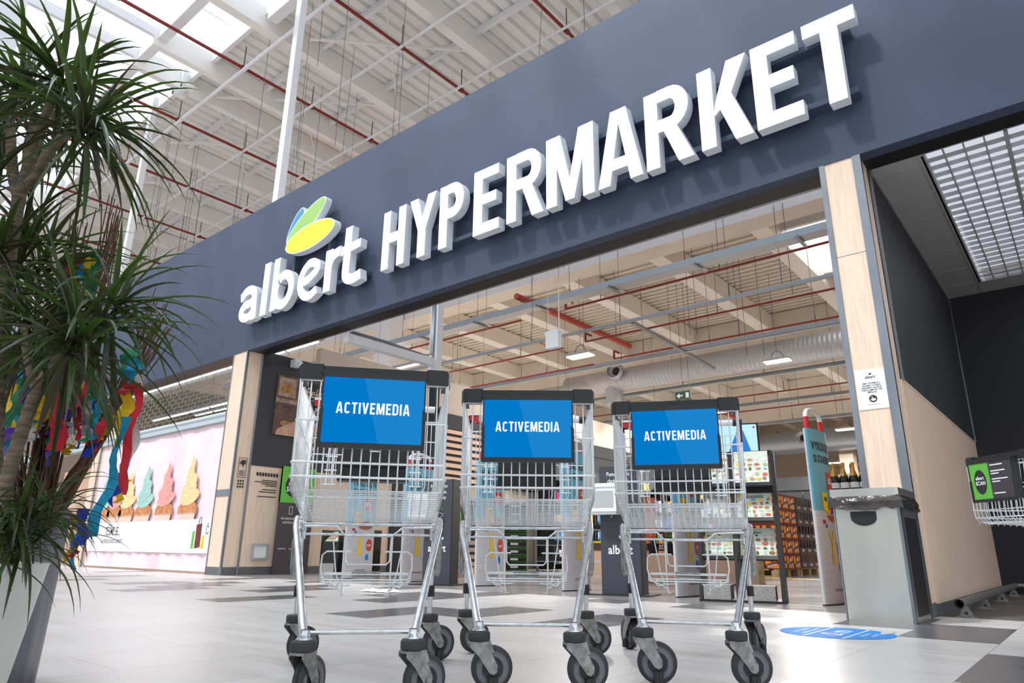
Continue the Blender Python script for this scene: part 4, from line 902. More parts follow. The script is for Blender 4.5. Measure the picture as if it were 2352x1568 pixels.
for i, (cm, xa, ya, xb, yb_, w_, d) in enumerate(ST):
    a, b = px3(xa, ya, d-.05), px3(xb, yb_, d-.1); n = max(6, int((a-b).length/.018)); m = MB(cm); vs = []; ph = rg.uniform(0, 6)
    tw = rg.uniform(-1.2, 1.2)
    for k in range(n+1):
        q = k/n; p = a.lerp(b, q)+Rh*.008*sin(ph+q*9)+Fh*.012*sin(ph*2+q*14)
        an = tw*q+.5*sin(ph+q*7); sdv = (Rh*cos(an)+Fh*sin(an)); ww = w_*(1-.25*abs(sin(ph+q*11)))/2*rg.uniform(.88, 1.1)
        vs += [p+sdv*ww+Fh*.0012*(-1)**k, p-sdv*ww-Fh*.0012*(-1)**k]
    m.add(vs, [(2*k, 2*k+1, 2*k+3, 2*k+2) for k in range(n)], True)
    L_ = (a-b).length; size = 'long' if L_ > .28 else ('short' if L_ < .12 else 'medium'); wide = 'broad' if w_ >= .05 else 'narrow'
    zone = 'near the twig tops above the lower palm crown' if ya < 700 else ('beside the planter near the floor' if ya > 1160 else ('at the right edge of the twigs' if xa > 240 else ('at the far left behind the palm trunk' if xa < 60 else ('high in the twigs' if ya < 860 else 'in the middle of the twigs'))))
    tag(m.build('paper_streamer'), '%s %s %s crepe streamer %s' % (size, wide, cname[cm], zone), 'streamer', 'crepe paper streamers on the willow twigs')

# ------------------------------------------------------------------ promotional columns at the entrance (printed wraps)
def promo(a, b, h, label, handle=True, rise=.0):
    a = Vector((a[0], a[1], 0)); b = Vector((b[0], b[1], 0)); c = (a+b)/2; W = (b-a).length/2; U = (b-a).normalized(); ang = math.atan2(U.y, U.x)
    t = empty('advert_column', c, ang, label, 'advert column'); dp = .055; n = 20
    def P(u, e=0): return (-W*cos(pi*u), -(dp+e)*sin(pi*u), 0)   # u 0..1 across the front
    m = MB('poster_grey')
    def patch(u0, u1, z0, z1, mt, e=.002, k=8):
        m.m(mt); vs = []
        for i in range(k+1):
            x, y, _ = P(u0+(u1-u0)*i/k, e); vs += [(x*(1+e/W), y, z0), (x*(1+e/W), y, z1)]
        m.add(vs, [(2*i, 2*i+2, 2*i+3, 2*i+1) for i in range(k)], True)
    def ut(x): return math.acos(max(-1, min(1, -x/W)))/pi
    def wtext(s_, x, z, size, mt, e=.004, xs=.8, off=.02):
        vs, fs = text_geo(s_, off)
        x0 = min(v[0] for v in vs); x1 = max(v[0] for v in vs); m.m(mt); out = []
        for v in vs:
            X_ = max(-W*.999, min(W*.999, x+(v[0]-(x0+x1)/2)*size*xs)); out.append((X_, -(dp+e)*sqrt(max(0, 1-(X_/W)**2))-.002, z+v[1]*size))
        m.add(out, fs, False)
    def shape(poly, x, z, mt, e=.004):
        m.m(mt); xa, xb = min(p[0] for p in poly), max(p[0] for p in poly); n_ = max(2, int((xb-xa)/.012)); k_ = len(poly); out = []
        for q_ in range(n_+1):
            t_ = xa+1e-5+(xb-xa-2e-5)*q_/n_; hit = []
            for i_ in range(k_):
                p, r_ = poly[i_], poly[(i_+1) % k_]
                if (p[0]-t_)*(r_[0]-t_) <= 0 and abs(p[0]-r_[0]) > 1e-9: hit.append(p[1]+(r_[1]-p[1])*(t_-p[0])/(r_[0]-p[0]))
            X_ = max(-W*.999, min(W*.999, x+t_)); y_ = -(dp+e)*sqrt(max(0, 1-(X_/W)**2))-.002; lo_, hi_ = (min(hit), max(hit)) if hit else (0, 0)
            out += [(X_, y_, z+lo_), (X_, y_, z+hi_)]
        m.add(out, [(2*i_, 2*i_+2, 2*i_+3, 2*i_+1) for i_ in range(n_)], False)
    zs = h*.52
    m.lathe([(1, 0), (1, h)], 40, sx=W, sy=dp); m.quad([(W*cos(q*pi/16), dp*sin(q*pi/16), h) for q in range(32)])
    patch(0, 1, zs, h, 'sky_poster', .0015, 20)
    m.m('sky_poster'); wtext('VYKOLEJTE', 0, h-.20, .11, 'ink', xs=.82); wtext('SI STAVEBNICI', 0, h-.32, .10, 'ink', xs=.66)
    shape([(-.01, -.01), (.16, -.01), (.16, .16), (-.01, .16)], .01-.0, h-.56, 'brick_red', .003); wtext('LEGO', .085, h-.51, .075, 'white', .006, .62, .05)
    shape([(-.09, .0), (-.09, -.15), (-.04, -.18), (.02, -.15), (.02, 0)], -.06, h-.60, 'yellow'); wtext('-74%', -.095, h-.68, .055, 'ink', .006, .7, .03)
    # basket with eggs, rabbit, bricks
    shape([(.13*cos(q*pi/8)*1.1, .06*sin(q*pi/8)-.02) for q in range(8, 17)], .06, zs-.02, 'basket_brown', .004)
    for q, cc in enumerate(('yellow', 'orange', 'red', 'c_purple', 'c_green', 'yellow')): shape([(.028*cos(s_*pi/5), .034*sin(s_*pi/5)) for s_ in range(10)], -.05+q*.04, zs+.0+.012*(q % 2), cc, .005)
    shape([(-.02, 0), (.03, 0), (.03, .035), (-.02, .035)], -W*.6, zs-.12, 'c_red'); shape([(-.02, 0), (.015, -.01), (.02, .02), (-.01, .025)], -W*.6+.04, zs-.15, 'c_navy')
    zb0 = zs*.42; 
    shape([(-.03, .0), (.03, 0), (.045, .06), (.03, .12), (.022, .2), (-.022, .2), (-.03, .12), (-.045, .06)], -.03, zb0, 'yellow')
    shape([(0, 0), (.02, 0), (-.025, .13), (-.055, .12)], -.04, zb0+.18, 'yellow'); shape([(0, 0), (.02, 0), (.06, .12), (.035, .14)], -.03, zb0+.18, 'yellow'); shape([(.022*cos(q*pi/5), .04*sin(q*pi/5)) for q in range(10)], -.03, zb0+.07, 'beige_paint', .006)
    shape([(.035*cos(q*pi/5), .05*sin(q*pi/5)) for q in range(10)], .12, zb0-.03, 'decal_blue')
    shape([(.065*cos(q*pi/8), .09*sin(q*pi/8)) for q in range(16)], W*.56, zb0+.15, 'brick_red'); wtext('BODY', W*.54, zb0+.13, .045, 'white', .006, .7, .03)
    for q in range(2): shape([(-.10, 0), (.1, 0), (.1, .004), (-.1, .004)], 0, .12+q*.012, 'ink', .003)
    m.m('rubber').lathe([(1.01, 0), (1.01, .012)], 30, sx=W, sy=dp)
    m.build('printed_sleeve', parent=t)
    if handle:
        w2 = W*.72; m = MB('plastic_white'); pts = [(-w2, 0, h-.1), (-w2, 0, h+.14)]+[(-w2*cos(q*pi/8), 0, h+.14+.07*sin(q*pi/8)) for q in range(1, 8)]+[(w2, 0, h+.14), (w2, 0, h-.1)]
        m.tube(pts, .022, 10); g = m.build('hoop', parent=t)
        m = MB('red'); m.tube([(-w2, 0, h-.0), (-w2, 0, h+.12)], .0235, 10); m.tube([(w2, 0, h), (w2, 0, h+.12)], .0235, 10); m.build('red_band', parent=g)
    return t
for x_, lb in ((-2.01, 'beside the steel bin'), (-3.45, 'visible through the right screen cart'), (-4.88, 'seen at the right side of the middle cart'), (-6.26, 'seen at the left side of the middle cart'), (-7.69, 'seen at the right side of the left cart'), (-9.0, 'seen through the middle of the left cart')):
    promo((x_, 6.8), (x_+.02, 7.35), 1.6, 'blue and grey toy advert column with red and white hoop '+lb)

# dark entrance totems with dispensers
def totem(x, y, w_, h, label, side):
    t = empty('entrance_totem', (x, y, 0), R_(14), label, 'totem')
    m = MB('totem'); m.box(-w_/2, w_/2, -.09, .09, .012, h); m.m('black').box(w_/2, w_/2+.02, -.095, .095, .012, h); m.build('panel', parent=t)
    m = MB('black'); m.box(-.34, .34, -.22, .22, 0, .012); m.build('base_plate', parent=t)
    m = MB('white')
    for i, s_ in enumerate(('Pomozte nám', 'chránit sebe,', 'nás všechny')): m.text(s_, (.0, -.092, h-.11-i*.075), X, Z, .066, .72, .005)
    m.text('albert', (0, -.092, .42), X, Z, .13, .85, .02)
    for a in (.5, 1.3, 2.4): m.prism([(.04*cos(q*pi/8)*cos(a)-.016*sin(q*pi/8)*sin(a), .04*cos(q*pi/8)*sin(a)+.016*sin(q*pi/8)*cos(a)) for q in range(16)], (.04+.03*cos(a), -.0915, .57+.02*sin(a)), X, Z, -Y, .001)
    m.tube([(-.12, -.092, .86), (-.09, -.092, .90), (-.03, -.092, .90), (.03, -.092, .92), (.08, -.092, .9)], .004, 4); m.tube([(-.1, -.092, .80), (-.05, -.092, .86), (.03, -.092, .85), (.08, -.092, .89)], .004, 4)
    m.m('green_sign').tube([(.05+.02*cos(q*pi/4), -.092, .97+.02*sin(q*pi/4)) for q in range(9)], .003, 4)
    m.build('lettering', parent=t)
    d = MB('plastic_white'); d.box(-.2, .12, -.26, -.09, h-.50, h-.24); d.box(-.21, .13, -.27, -.09, h-.24, h-.20); d.box(-.19, .11, -.24, -.09, h-.53, h-.50); d.m('galv_light').box(-.17, .09, -.262, -.26, h-.46, h-.28); d.m('green_sign').box(-.18, -.15, -.272, -.27, h-.225, h-.215)
    d.v = [(x_+side, y_, z_) for x_, y_, z_ in d.v]; d.build('dispenser', parent=t)
    return t
totem(-4.05, 6.78, .44, 1.36, 'dark totem with white hand dispenser left of the right screen cart', -.10)
totem(-6.85, 6.75, .42, 1.36, 'dark totem with white hand dispenser between left and middle carts', -.18)
# scan board at left wall
t = empty('scan_board', (-11.18, 7.28, 0), R_(90-0), 'tall green and dark grey board against the left wall', 'board')
m = MB('scan_dark'); m.box(-.34, .36, -.04, .0, 0, 1.86); m.m('green_sign').box(-.34, .36, -.045, -.0, 1.22, 1.86)
# face normal is local -y = world +x
m.m('ink').prism(ell(-.10, 1.52, .16, .19, 0, 28), (0, -.046, 0), X, Z, -Y, .002)
m.m('white').text('albert', (-.10, -.05, 1.53), X, Z, .10, .8, .03).text('SCAN', (-.10, -.05, 1.42), X, Z, .12, .85, .03).text('PRO NÁKUP MOBILEM', (-.10, -.043, .93), X, Z, .045, .8, .01).text('NAČTĚTE SI KÓD', (-.10, -.043, .86), X, Z, .045, .8, .01)
m.text('App Store', (.0, -.043, .42), X, Z, .04, .8).text('Google Play', (-.21, -.043, .42), X, Z, .04, .8)
ring(m, (-.10, -.041, 1.09), X, Z, .07, .14, .008, -Y)
for a in (.5, 1.2, 2.2): m.prism([(.03*cos(q*pi/8)*cos(a)-.013*sin(q*pi/8)*sin(a), .03*cos(q*pi/8)*sin(a)+.013*sin(q*pi/8)*cos(a)) for q in range(16)], (-.10+.02*cos(a), -.048, 1.645+.012*sin(a)), X, Z, -Y, .001)
m.build('panel', parent=t)
# bakery picture on left wall (plain still life)
t = empty('bakery_picture', (-11.255, 7.4, 2.42), R_(90), 'large brown bakery photograph with pale lettering on the dark left wall', 'picture')
m = MB('photo_brown'); m.box(-.70, 1.3, -.012, 0, 0, 1.12)
m.m('photo_cream').box(-.66, -.3, -.014, -.012, .72, 1.08); m.box(-.7, 1.3, -.014, -.012, .60, .68)
m.m('bread').prism([(-.12, 0), (.1, 0), (.12, .1), (0, .18), (-.12, .1)], (-.48, -.016, .80), X, Z, -Y, .002)
for i in range(5): m.prism([(.12*cos(q*pi/5), .06*sin(q*pi/5)) for q in range(10)], (-.45+i*.3, -.014, .22+.03*(i % 2)), X, Z, -Y, .002)
m.m('skin').prism([(-.55, 0), (.2, 0), (.2, .55), (.0, .52), (-.15, .3), (-.5, .12)], (-.1, -.018, 0), X, Z, -Y, .002)
m.m('ink').box(-.22, 1.25, -.014, -.012, .72, 1.08)
m.m('beige_paint').text('Pekárna', (.25, -.016, .80), X, Z, .26, .8, .01, shear=.25)
for i in range(6): m.m('ink').box(-.68, 1.25, -.0135, -.012, .36+.04*i, .365+.04*i)
m.build('print', parent=t)
m = MB('ink'); 
for i in range(8): m.quad([(-11.264, 6.50+i*.055, 1.66), (-11.264, 6.54+i*.055, 1.66), (-11.264, 6.54+i*.055, 1.72), (-11.264, 6.50+i*.055, 1.72)])
for i, (l, z) in enumerate(((.30, 1.58), (.44, 1.55), (.3, 1.52), (.22, 1.49), (.28, 1.42), (.34, 1.38), (.36, 1.30))): m.quad([(-11.264, 6.92-l, z), (-11.264, 6.92, z), (-11.264, 6.92, z+.014), (-11.264, 6.92-l, z+.014)])
tag(m.build('wall_print'), 'small black printed symbols and text on the pale left wall panel', 'lettering')
t = empty('return_slot', (-11.26, 6.72, .25), 0, 'small white framed opening low in the left wood wall', 'hatch')
m = MB('galv_light'); 
for a in ((-.15, .15, -.0, .03), (-.15, .15, .23, .26)): m.box(0, .03, a[0], a[1], a[2], a[3])
for a in ((-.15, -.12), (.12, .15)): m.box(0, .03, a[0], a[1], .03, .23)
m.build('frame', parent=t)
m = MB('plastic_white').box(0, .006, -.12, .12, .03, .23); m.build('tray', parent=t)

# leaflet racks at left
for i, (x, y) in enumerate(((-10.3, 7.6), (-9.75, 7.75))):
    t = empty('leaflet_rack', (x, y, 0), R_(15), ('black leaflet rack next to the dark scan board', 'black leaflet rack next to the toy advert column')[i], 'rack')
    m = MB('black'); m.box(-.20, .20, -.15, .15, 0, .55); m.box(-.2, -.16, -.15, .25, .0, .75); m.box(.16, .2, -.15, .25, 0, .75); m.build('frame', parent=t)
    m = MB('leaflet'); m.bar((0, -.12, .56), (0, .12, .72), .30, .02); m.m('meat').bar((-.03, -.10, .59), (-.02, .02, .67), .12, .012); m.build('leaflets', parent=t)
    m = MB('paper_stack').box(-.15, .15, -.2, -.155, 0, .2); m.build('paper_stack', parent=t)

# newspaper stand with leaflets and screens (right)
t = empty('leaflet_stand', (-2.77, 6.93, 0), R_(16), 'tall black leaflet stand with sloping side panel behind the right cart', 'stand')
m = MB('black'); 
m.prism([(-.30, 0), (.06, 0), (.0, .95), (.05, 1.10), (.05, 1.42), (-.06, 1.42), (-.10, .9)], (.34, 0, 0), Y, Z, X, .04)
m.prism([(-.30, 0), (.06, 0), (.0, .95), (.05, 1.10), (.05, 1.42), (-.06, 1.42), (-.10, .9)], (-.06, 0, 0), Y, Z, X, .03)
m.prism([(-.30, 0), (.06, 0), (.0, .95), (.05, 1.10), (.05, 1.42), (-.06, 1.42), (-.10, .9)], (-.40, 0, 0), Y, Z, X, .03)
m.box(-.40, .36, .02, .05, 1.40, 1.45); m.box(-.40, .36, .02, .05, 1.02, 1.10); m.box(-.40, .38, -.32, .1, 0, .02); m.build('frame', parent=t)
for x0, x1 in ((-.36, -.07), (-.02, .33)):
    for z, h_ in ((1.10, .32), (.76, .24), (.40, .26)):
        m = MB('black'); m.bar(((x0+x1)/2, -.16, z-.02), ((x0+x1)/2, .02, z+.04), x1-x0, .015); sh = m.build('shelf', parent=t)
        m = MB('print_page'); m.bar(((x0+x1)/2, -.10, z+.02), ((x0+x1)/2, .0, z+.02+h_), x1-x0-.02, .01, (0, -1, .3)); 
        rg = random.Random(int(z*100+x0*10))
        for q in range(26):
            u, v_ = .12+.19*(q % 5)+rg.uniform(-.03, .03), .10+.16*(q//5)+rg.uniform(-.02, .02); px_ = x0+.01+(x1-x0-.02)*u; a_, b_ = rg.uniform(.014, .034), rg.uniform(.010, .024)
            m.m(rg.choice(('leaflet', 'meat', 'leaflet', 'bread', 'foliage', 'flower', 'sky_poster', 'photo_cream', 'galv_light', 'yellow', 'white'))).prism([(a_*cos(s_*pi/3.5)*rg.uniform(.7, 1.1), b_*sin(s_*pi/3.5)*rg.uniform(.7, 1.1)) for s_ in range(7)], (px_, -.10+.10*v_-.0075, z+.02+h_*v_), X, Vector((0, .3, .95)), -Y, .0015)
        if z == .76 or z == .40: m.m('ink').text('albert' if z == .4 else 'VELIKONOC', ((x0+x1)/2, -.028-.008, z+.02+h_*.8), X, Vector((0, .3, .95)), .04, .8, .01)
        m.build('leaflets', parent=sh)
for dx in (-.24, .16): m = MB('paper_stack').box(dx-.12, dx+.13, -.30, -.02, .02, .15); m.build('paper_stack', parent=t)
t = empty('wall_screen', (-3.2, 7.9, 1.50), R_(22), 'lit white and blue advert screen behind the right cart', 'screen')
m = MB('black').box(-.33, .33, 0, .05, 0, .42); m.box(-.03, .03, .02, .05, -1.5, 0); m.build('casing', parent=t)
m = MB('tv'); m.box(-.31, .31, -.004, 0, .015, .405); m.m('tv_blue').prism([(-.05, .02), (.25, .02), (.16, .33), (.1, .36)], (0, -.006, 0), X, Z, -Y, .001); m.m('brick_red').prism([(.012*cos(q*pi/5)+.28, .37+.012*sin(q*pi/5)) for q in range(10)], (0, -.006, 0), X, Z, -Y, .001); m.build('display', parent=t)
# beer crate pallet, stacked bottle crates
t = empty('pallet', (-5.33, 14.6, 0), R_(90), 'wooden pallet under the orange drink crates', 'pallet')
m = MB('pallet')
for i in range(5): m.box(-.62, .62, -.42+i*.19, -.33+i*.19, .12, .142)
for x in (-.62, -.07, .48):
    for y in (-.42, -.07, .28): m.box(x, x+.14, y, y+.14, .02, .12)
    m.box(x, x+.14, -.42, .43, 0, .02)
m.build('deck', parent=t)
pal2 = copy_tree(t); pal2.location = (-5.33, 15.88, 0); pal2['label'] = 'wooden pallet under the dark brown drink crates'
m = MB('crate_red'); m.box(-.20, .20, -.15, .15, 0, .29); m.m('orange').box(-.185, .185, -.153, -.15, .02, .24); m.box(-.203, -.2, -.13, .13, .02, .24); m.box(.2, .203, -.13, .13, .02, .24)
m.m('crate_red').prism([(.075*cos(q*pi/8), .075*sin(q*pi/8)) for q in range(16)], (0, -.155, .19), X, Z, -Y, .002); m.m('white').prism([(.035*cos(q*pi/8), .04*sin(q*pi/8)) for q in range(16)], (0, -.158, .175), X, Z, -Y, .002)
m.m('crate_red').prism([(-.18, .02), (.18, .10), (.18, .17), (-.18, .09)], (0, -.159, 0), X, Z, -Y, .001); m.m('white').text('Gambrinus', (0, -.162, .06), Vector((1, 0, .2)), Z, .07, .8, .02)
m.m('crate_red').prism([(-.12, .02), (.12, .13), (.12, .17), (-.12, .07)], (.2045, 0, 0), Y, Z, X, .001); m.m('crate_red').prism([(.06*cos(q*pi/8), .06*sin(q*pi/8)) for q in range(16)], (-.2035, 0, .19), -Y, Z, -X, .001).prism([(-.13, .02), (.13, .09), (.13, .16), (-.13, .08)], (-.206, 0, 0), -Y, Z, -X, .001); m.m('white').text('Gambrinus', (-.209, 0, .055), Vector((0, -1, .25)), Z, .06, .7, .02)
pc = m.build('drink_crate', loc=(0, 0, 0)); 
m = MB('crate_brown'); m.box(-.20, .20, -.15, .15, 0, .29)
m.m('bottle')
for q in (-.1, .1): m.prism([(q-.05, .12), (q+.05, .12), (q+.05, .26), (q+.02, .28), (q-.02, .28), (q-.05, .26)], (0, -.151, 0), X, Z, -Y, .002)
m.m('white').text('Kozel', (-.0, -.156, .05), X, Z, .08, .8, .03)
m.m('bottle').prism([(-.05, .12), (.05, .12), (.05, .26), (-.05, .26)], (.201, 0, 0), Y, Z, X, .002); m.m('white').prism([(-.03, .04), (.03, .04), (.03, .1), (-.03, .1)], (.201, 0, 0), Y, Z, X, .002)
pd = m.build('drink_crate')
first = {0: True, 1: True}
for bi, (bx, by, src, cols, rows, lay) in enumerate(((-5.33, 14.6, pc, 3, 3, 5), (-5.33, 15.88, pd, 3, 3, 5))):
    ca, sa = 0.0, 1.0
    for k in range(lay):
        for i in range(cols):
            for j in range(rows):
                lx_ = -.41+.41*i; ly = .305*(j-1)-.0
                if first[bi]: o = src; first[bi] = False
                else: o = src.copy(); C.objects.link(o)
                o.location = (bx+lx_*ca-ly*sa, by+lx_*sa+ly*ca, .143+k*.2905); o.rotation_euler.z = R_(90)
                lvl = ('bottom', 'second', 'third', 'fourth', 'top')[k]
                tag(o, ('orange and dark red' if bi == 0 else 'dark brown')+' beer crate in the %s layer of the pallet, %s row' % (lvl, ('first', 'second', 'third')[j]), 'crate', ('orange beer crates' if bi == 0 else 'brown beer crates')+' %s layer %s row' % (lvl, ('first', 'second', 'third')[j]))
# sparkling wine bottles above the bin
t = empty('wine_display', (-1.75, 8.2, 0), 0, 'dark wine display table behind the steel litter bin', 'display')
m = MB('black'); m.box(-.5, .5, -.25, .25, 1.02, 1.07); m.box(-.48, .48, -.23, .23, 0, 1.02); m.build('plinth', parent=t)
m = MB('bottle_green'); m.lathe([(0, 0), (.044, 0), (.045, .13), (.04, .17), (.026, .21)], 14); bt = m.build('wine_bottle')
m = MB('gold'); m.lathe([(.040, .178), (.030, .205), (.020, .24), (.0175, .29), (.021, .30), (.021, .315), (.012, .322), (0, .322)], 12); m.build('foil', parent=bt)
m = MB('white'); m.lathe([(.0455, .05), (.0458, .11)], 14); m.build('label', parent=bt)
fst = True
for i in range(9):
    for j in range(2):
        o = bt if fst else copy_tree(bt); fst = False
        o.location = (-2.22+i*.098+(j*.05), 8.05+j*.14, 1.07)
        tag(o, 'sparkling wine bottle with gold foil neck, %s row, above the steel bin' % ('front', 'back')[j], 'bottle', 'wine bottles %s row' % ('front', 'back')[j])
# flower display crates
m = MB('beige_paint'); m.m('slat').box(-.5, .5, -.2, .2, .02, .40); m.m('pallet').box(-.52, -.44, -.22, .22, 0, .42); m.box(.44, .52, -.22, .22, 0, .42)
fc = m.build('flower_crate')
pt = MB('black').lathe([(0, 0), (.07, 0), (.09, .16), (.09, .17)], 12).build('flower_pot')
rg = random.Random(4)
def tuft(mt, n, L):
    m = MB('foliage')
    for i in range(n): mk_leaf(m, (rg.gauss(0, .03), rg.gauss(0, .03), .16), rg.uniform(0, 6.3), rg.uniform(.7, 1.4), L*rg.uniform(.7, 1.2), .012, .5, rg)
    if mt:
        m.m(mt)
        for i in range(9): a = rg.uniform(0, 6.3); r = rg.uniform(.02, .09); m.lathe([(0, 0), (.02, .012), (.0, .028)], 6, (r*cos(a), r*sin(a), .24+rg.uniform(0, .06)))
    return m
tuft(None, 60, .22).build('leaves', parent=pt)
pt2 = MB('black').lathe([(0, 0), (.07, 0), (.09, .16), (.09, .17)], 12).build('flower_pot'); tuft('flower', 40, .12).build('blooms', parent=pt2)
pt3 = MB('black').lathe([(0, 0), (.07, 0), (.09, .16), (.09, .17)], 12).build('flower_pot'); tuft('yellow', 40, .14).build('blooms', parent=pt3)
u3 = [True]*3; fst = True
for i in range(2):
    x, y = -5.45+i*1.1, 9.8+i*.42
    o = fc if fst else fc.copy()
    if not fst: C.objects.link(o)
    fst = False; o.location = (x, y, 0); o.rotation_euler.z = R_(21)
    tag(o, 'pale wooden flower display crate, %s of two behind the right carts' % ('left', 'right')[i], 'crate')
    for j in range(4):
        ty = (i+j*2) % 3; src = (pt, pt2, pt3)[ty]; o = src if u3[ty] else copy_tree(src); u3[ty] = False
        o.location = (x+(-.36+.24*j)*cos(R_(21)), y+(-.36+.24*j)*sin(R_(21)), .401)
        tag(o, '%s in a black pot on the %s wooden crate' % (('tall green grassy plant', 'orange flowering plant', 'yellow flowering plant')[ty], ('left', 'right')[i]), 'potted plant', 'potted flowers on crate %s' % ('one', 'two', 'three', 'four')[i])
# produce trolleys with green trays behind the middle cart
m = MB('galv')
for x in (-.34, .34):
    for y in (-.25, .25): m.tube([(x, y, .15), (x, y, 1.75)], .016, 6)
for z in (.2, .55, .9, 1.25): m.box(-.34, .34, -.25, .25, z, z+.02)
tr = m.build('plant_trolley')
for x in (-.3, .3):
    for y in (-.2, .2): MB('wheel_grey').cyl((x-.02, y, .075), (x+.02, y, .075), .075, 14).build('wheel', parent=tr)
m = MB('green_sign')
for z in (.22, .57, .92, 1.27):
    m.m('black').box(-.3, .3, -.22, .22, z, z+.09); m.m('foliage')
    for q in range(60): mk_leaf(m, (rg.uniform(-.26, .26), rg.uniform(-.2, .2), z+.08), rg.uniform(0, 6.3), rg.uniform(.5, 1.4), .13, .014, .6, rg)
m.build('seedling_tray', parent=tr, kind='stuff')
for i, (x, y) in enumerate(((-9.8, 13.2), (-9.0, 13.7), (-8.2, 14.0))):
    o = tr if i == 0 else copy_tree(tr); o.location = (x, y, 0); o.rotation_euler.z = R_(35)
    tag(o, 'steel plant trolley with green seedlings, %s behind the middle cart' % ('left one', 'centre one', 'right one')[i], 'plant trolley', 'plant trolleys')
# shelf rack with crates left behind the carts
def crate_stack(x, y, n, cm, rz, label, grp, w_=.6, d_=.4, h_=.17):
    for k in range(n):
        m = MB(cm); m.box(-w_/2, w_/2, -d_/2, d_/2, 0, h_-.03); m.m('black').box(-w_/2+.03, w_/2-.03, -d_/2-.003, -d_/2, .03, h_-.06); m.m('foliage').box(-w_/2+.03, w_/2-.03, -d_/2+.03, d_/2-.03, h_-.03, h_-.006); m.m('white').box(-.09, .09, -d_/2-.005, -d_/2-.003, .05, .1)
        tag(m.build('produce_crate', loc=(x, y, .0+k*h_), rz=rz), label+', '+('lowest', 'second from below', 'third from below', 'fourth from below', 'middle one', 'fourth from top', 'third from top', 'second from top', 'topmost')[k], 'crate', grp)
crate_stack(-10.7, 13.0, 9, 'foliage', R_(35), 'green produce crate stacked behind the middle cart', 'green produce crates near stack')
crate_stack(-11.0, 12.0, 9, 'crate_brown', R_(50), 'dark produce crate stacked beyond the left totem', 'dark produce crates by the slatted wall')
# terracotta pots and season crates
for k in range(7): tag(MB('terracotta').box(-.3, .3, -.2, .2, 0, .12).m('brick_red').box(-.3, .3, -.203, -.2, .1, .12).build('clay_box', loc=(-7.0, 12.4, .62+k*.121), rz=R_(30)), 'orange terracotta box in the stack behind the middle cart, '+('lowest', 'second from below', 'third from below', 'middle one', 'third from top', 'second from top', 'topmost')[k], 'box', 'terracotta boxes in one stack')
m = MB('slat'); m.box(-1.0, 1.0, -.3, .3, 0, .46); m.m('crate_brown').box(-1.0, 1.0, -.31, .3, .46, .62); m.m('white')
for i in range(4): m.text('SEZÓNA', (-.75+i*.5, -.315, .50), X, Z, .10, .7, .02)
for i in range(3): m.text('albert', (-.6+i*.6, -.305, .2), X, Z, .12, .8, .02)
m.m('yellow').box(-1.0, 1.0, -.312, -.31, .6, .64)
tag(m.build('season_table', loc=(-7.6, 12.8, 0), rz=R_(30)), 'pale wooden season table with brown printed band behind the carts', 'display table')

# long shelving at the back: units with small packed goods
gc = ['c_white', 'c_red', 'c_yellow', 'c_blue', 'foliage', 'crate_brown', 'orange', 'photo_cream', 'decal_blue', 'pink', 'c_navy', 'cream']
rg = random.Random(77); ui = 0
for row, (y0, xs_, rz) in enumerate(((26.2, [-9.0, -7.0, -5.0, -3.0], 0), (19.0, [-3.2, -1.2], 0))):
    for x in xs_:
        t = empty('shelf_unit', (x, y0, 0), rz, 'dark shelf unit of packed goods, %s, %s from its left end' % (('back row', 'row behind the wine', 'rear row')[row], ('first', 'second', 'third', 'fourth', 'fifth', 'sixth', 'seventh')[xs_.index(x)]), 'shelf unit', 'shelf units row %s' % ('one', 'two', 'three')[row])
        m = MB('black_wall'); m.box(-.97, .97, .2, .3, 0, 2.2); m.box(-.97, -.93, -.25, .3, 0, 2.2); m.box(.93, .97, -.25, .3, 0, 2.2)
        for z in (.12, .62, 1.12, 1.62): m.box(-.95, .95, -.25, .25, z, z+.03)
        m.m('dark_clad').box(-.97, .97, -.2, .3, 2.2, 2.55); m.m('yellow').box(-.3, .1, -.21, -.2, 2.26, 2.48); m.build('frame', parent=t)
        for z in (.15, .65, 1.15, 1.65):
            m = MB('white'); xx = -.92
            while xx < .86:
                wd = rg.uniform(.07, .16); hh = rg.uniform(.2, .4); m.m(rg.choice(gc)).box(xx, min(.92, xx+wd-.01), -.2, .15, z, z+hh); xx += wd
            m.build('goods', parent=t, kind='stuff')
src_units = [o for o in bpy.data.objects if o.name.startswith('shelf_unit')][:5]
for i, o in enumerate(src_units):
    c = copy_tree(o); c.location = (-10.85, 15.4+2.0*i, 0); c.rotation_euler.z = R_(90)
    tag(c, 'dark supermarket shelf unit against the left wall, %s from the entrance' % ('first', 'second', 'third', 'fourth', 'fifth')[i], 'shelf unit', 'shelf units along the left wall')
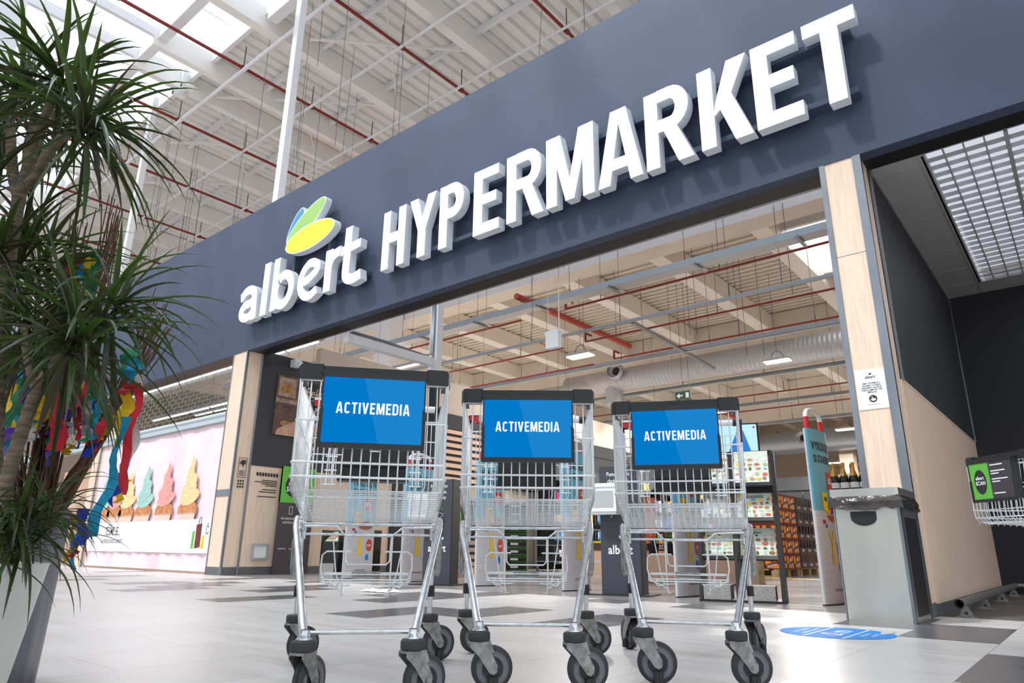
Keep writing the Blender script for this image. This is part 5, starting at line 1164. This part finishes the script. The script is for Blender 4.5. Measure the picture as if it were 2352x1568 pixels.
m = MB('black_wall'); m.box(-14, -3, 33, 33.2, 0, 3.2); m.m('dark_clad').box(-14, -3, 32.9, 33.2, 3.2, 3.8); tag(m.build('partition'), 'dark partition wall at the back of the store', 'partition')
t = empty('price_sign', (-5.15, 19.2, 0), R_(15), 'black pillar sign with yellow tag beside the brown crates', 'sign')
m = MB('dark_clad').box(-.3, .3, 0, .1, 0, 2.35); m.m('yellow').prism([(-.16, 1.75), (.16, 1.75), (.16, 2.08), (0, 2.08), (-.16, 2.08)], (0, 0, 0), X, Z, -Y, .01); m.prism([(-.16, 1.75), (0, 1.66), (.16, 1.75)], (0, 0, 0), X, Z, -Y, .01); m.box(-.2, .2, -.01, 0, 1.45, 1.55); m.build('panel', parent=t)
t = empty('scan_station', (-9.1, 9.2, 0), R_(30), 'low green and brown self scan station behind the left cart', 'station')
m = MB('slat').box(-.5, .5, -.1, .3, 0, .15); 
for i in range(5): m.box(-.5, .5, -.12, -.1, .05+i*.12, .12+i*.12)
m.m('crate_brown').box(-.5, .5, -.1, .3, .15, .62); m.m('green_sign').box(-.42, .22, -.14, -.1, .62, 1.1); m.m('scan_dark').prism(ell(-.1, .86, .17, .18, 0, 20), (0, -.14, 0), X, Z, -Y, .004); m.m('white').text('albert', (-.1, -.15, .88), X, Z, .1, .8, .02).text('SCAN', (-.1, -.15, .77), X, Z, .12, .8, .02); m.build('counter', parent=t)
# ------------------------------------------------------------------ tell look-alike services apart by their place
ORD = ['first', 'second', 'third', 'fourth', 'fifth', 'sixth', 'seventh', 'eighth', 'ninth', 'tenth', 'eleventh', 'twelfth', 'thirteenth']
def ctr(o): bb = [o.matrix_basis @ Vector(c) for c in o.bound_box]; return sum(bb, Vector())/8
for gname, key, tail in (('mall sprinkler pipes', lambda o: -ctr(o).x, 'counted from the right'), ('white tubes under mall roof', lambda o: ctr(o).y, 'counted from the skylight'), ('store sprinkler branches', lambda o: ctr(o).y*10-ctr(o).x, 'counted from the entrance'), ('mall roof beams', lambda o: -ctr(o).x, 'counted from the right')):
    for i, o in enumerate(sorted([o for o in bpy.data.objects if o.get('group') == gname and not o.parent], key=key)): o['label'] = o['label']+', '+ORD[min(i, 12)]+' '+tail
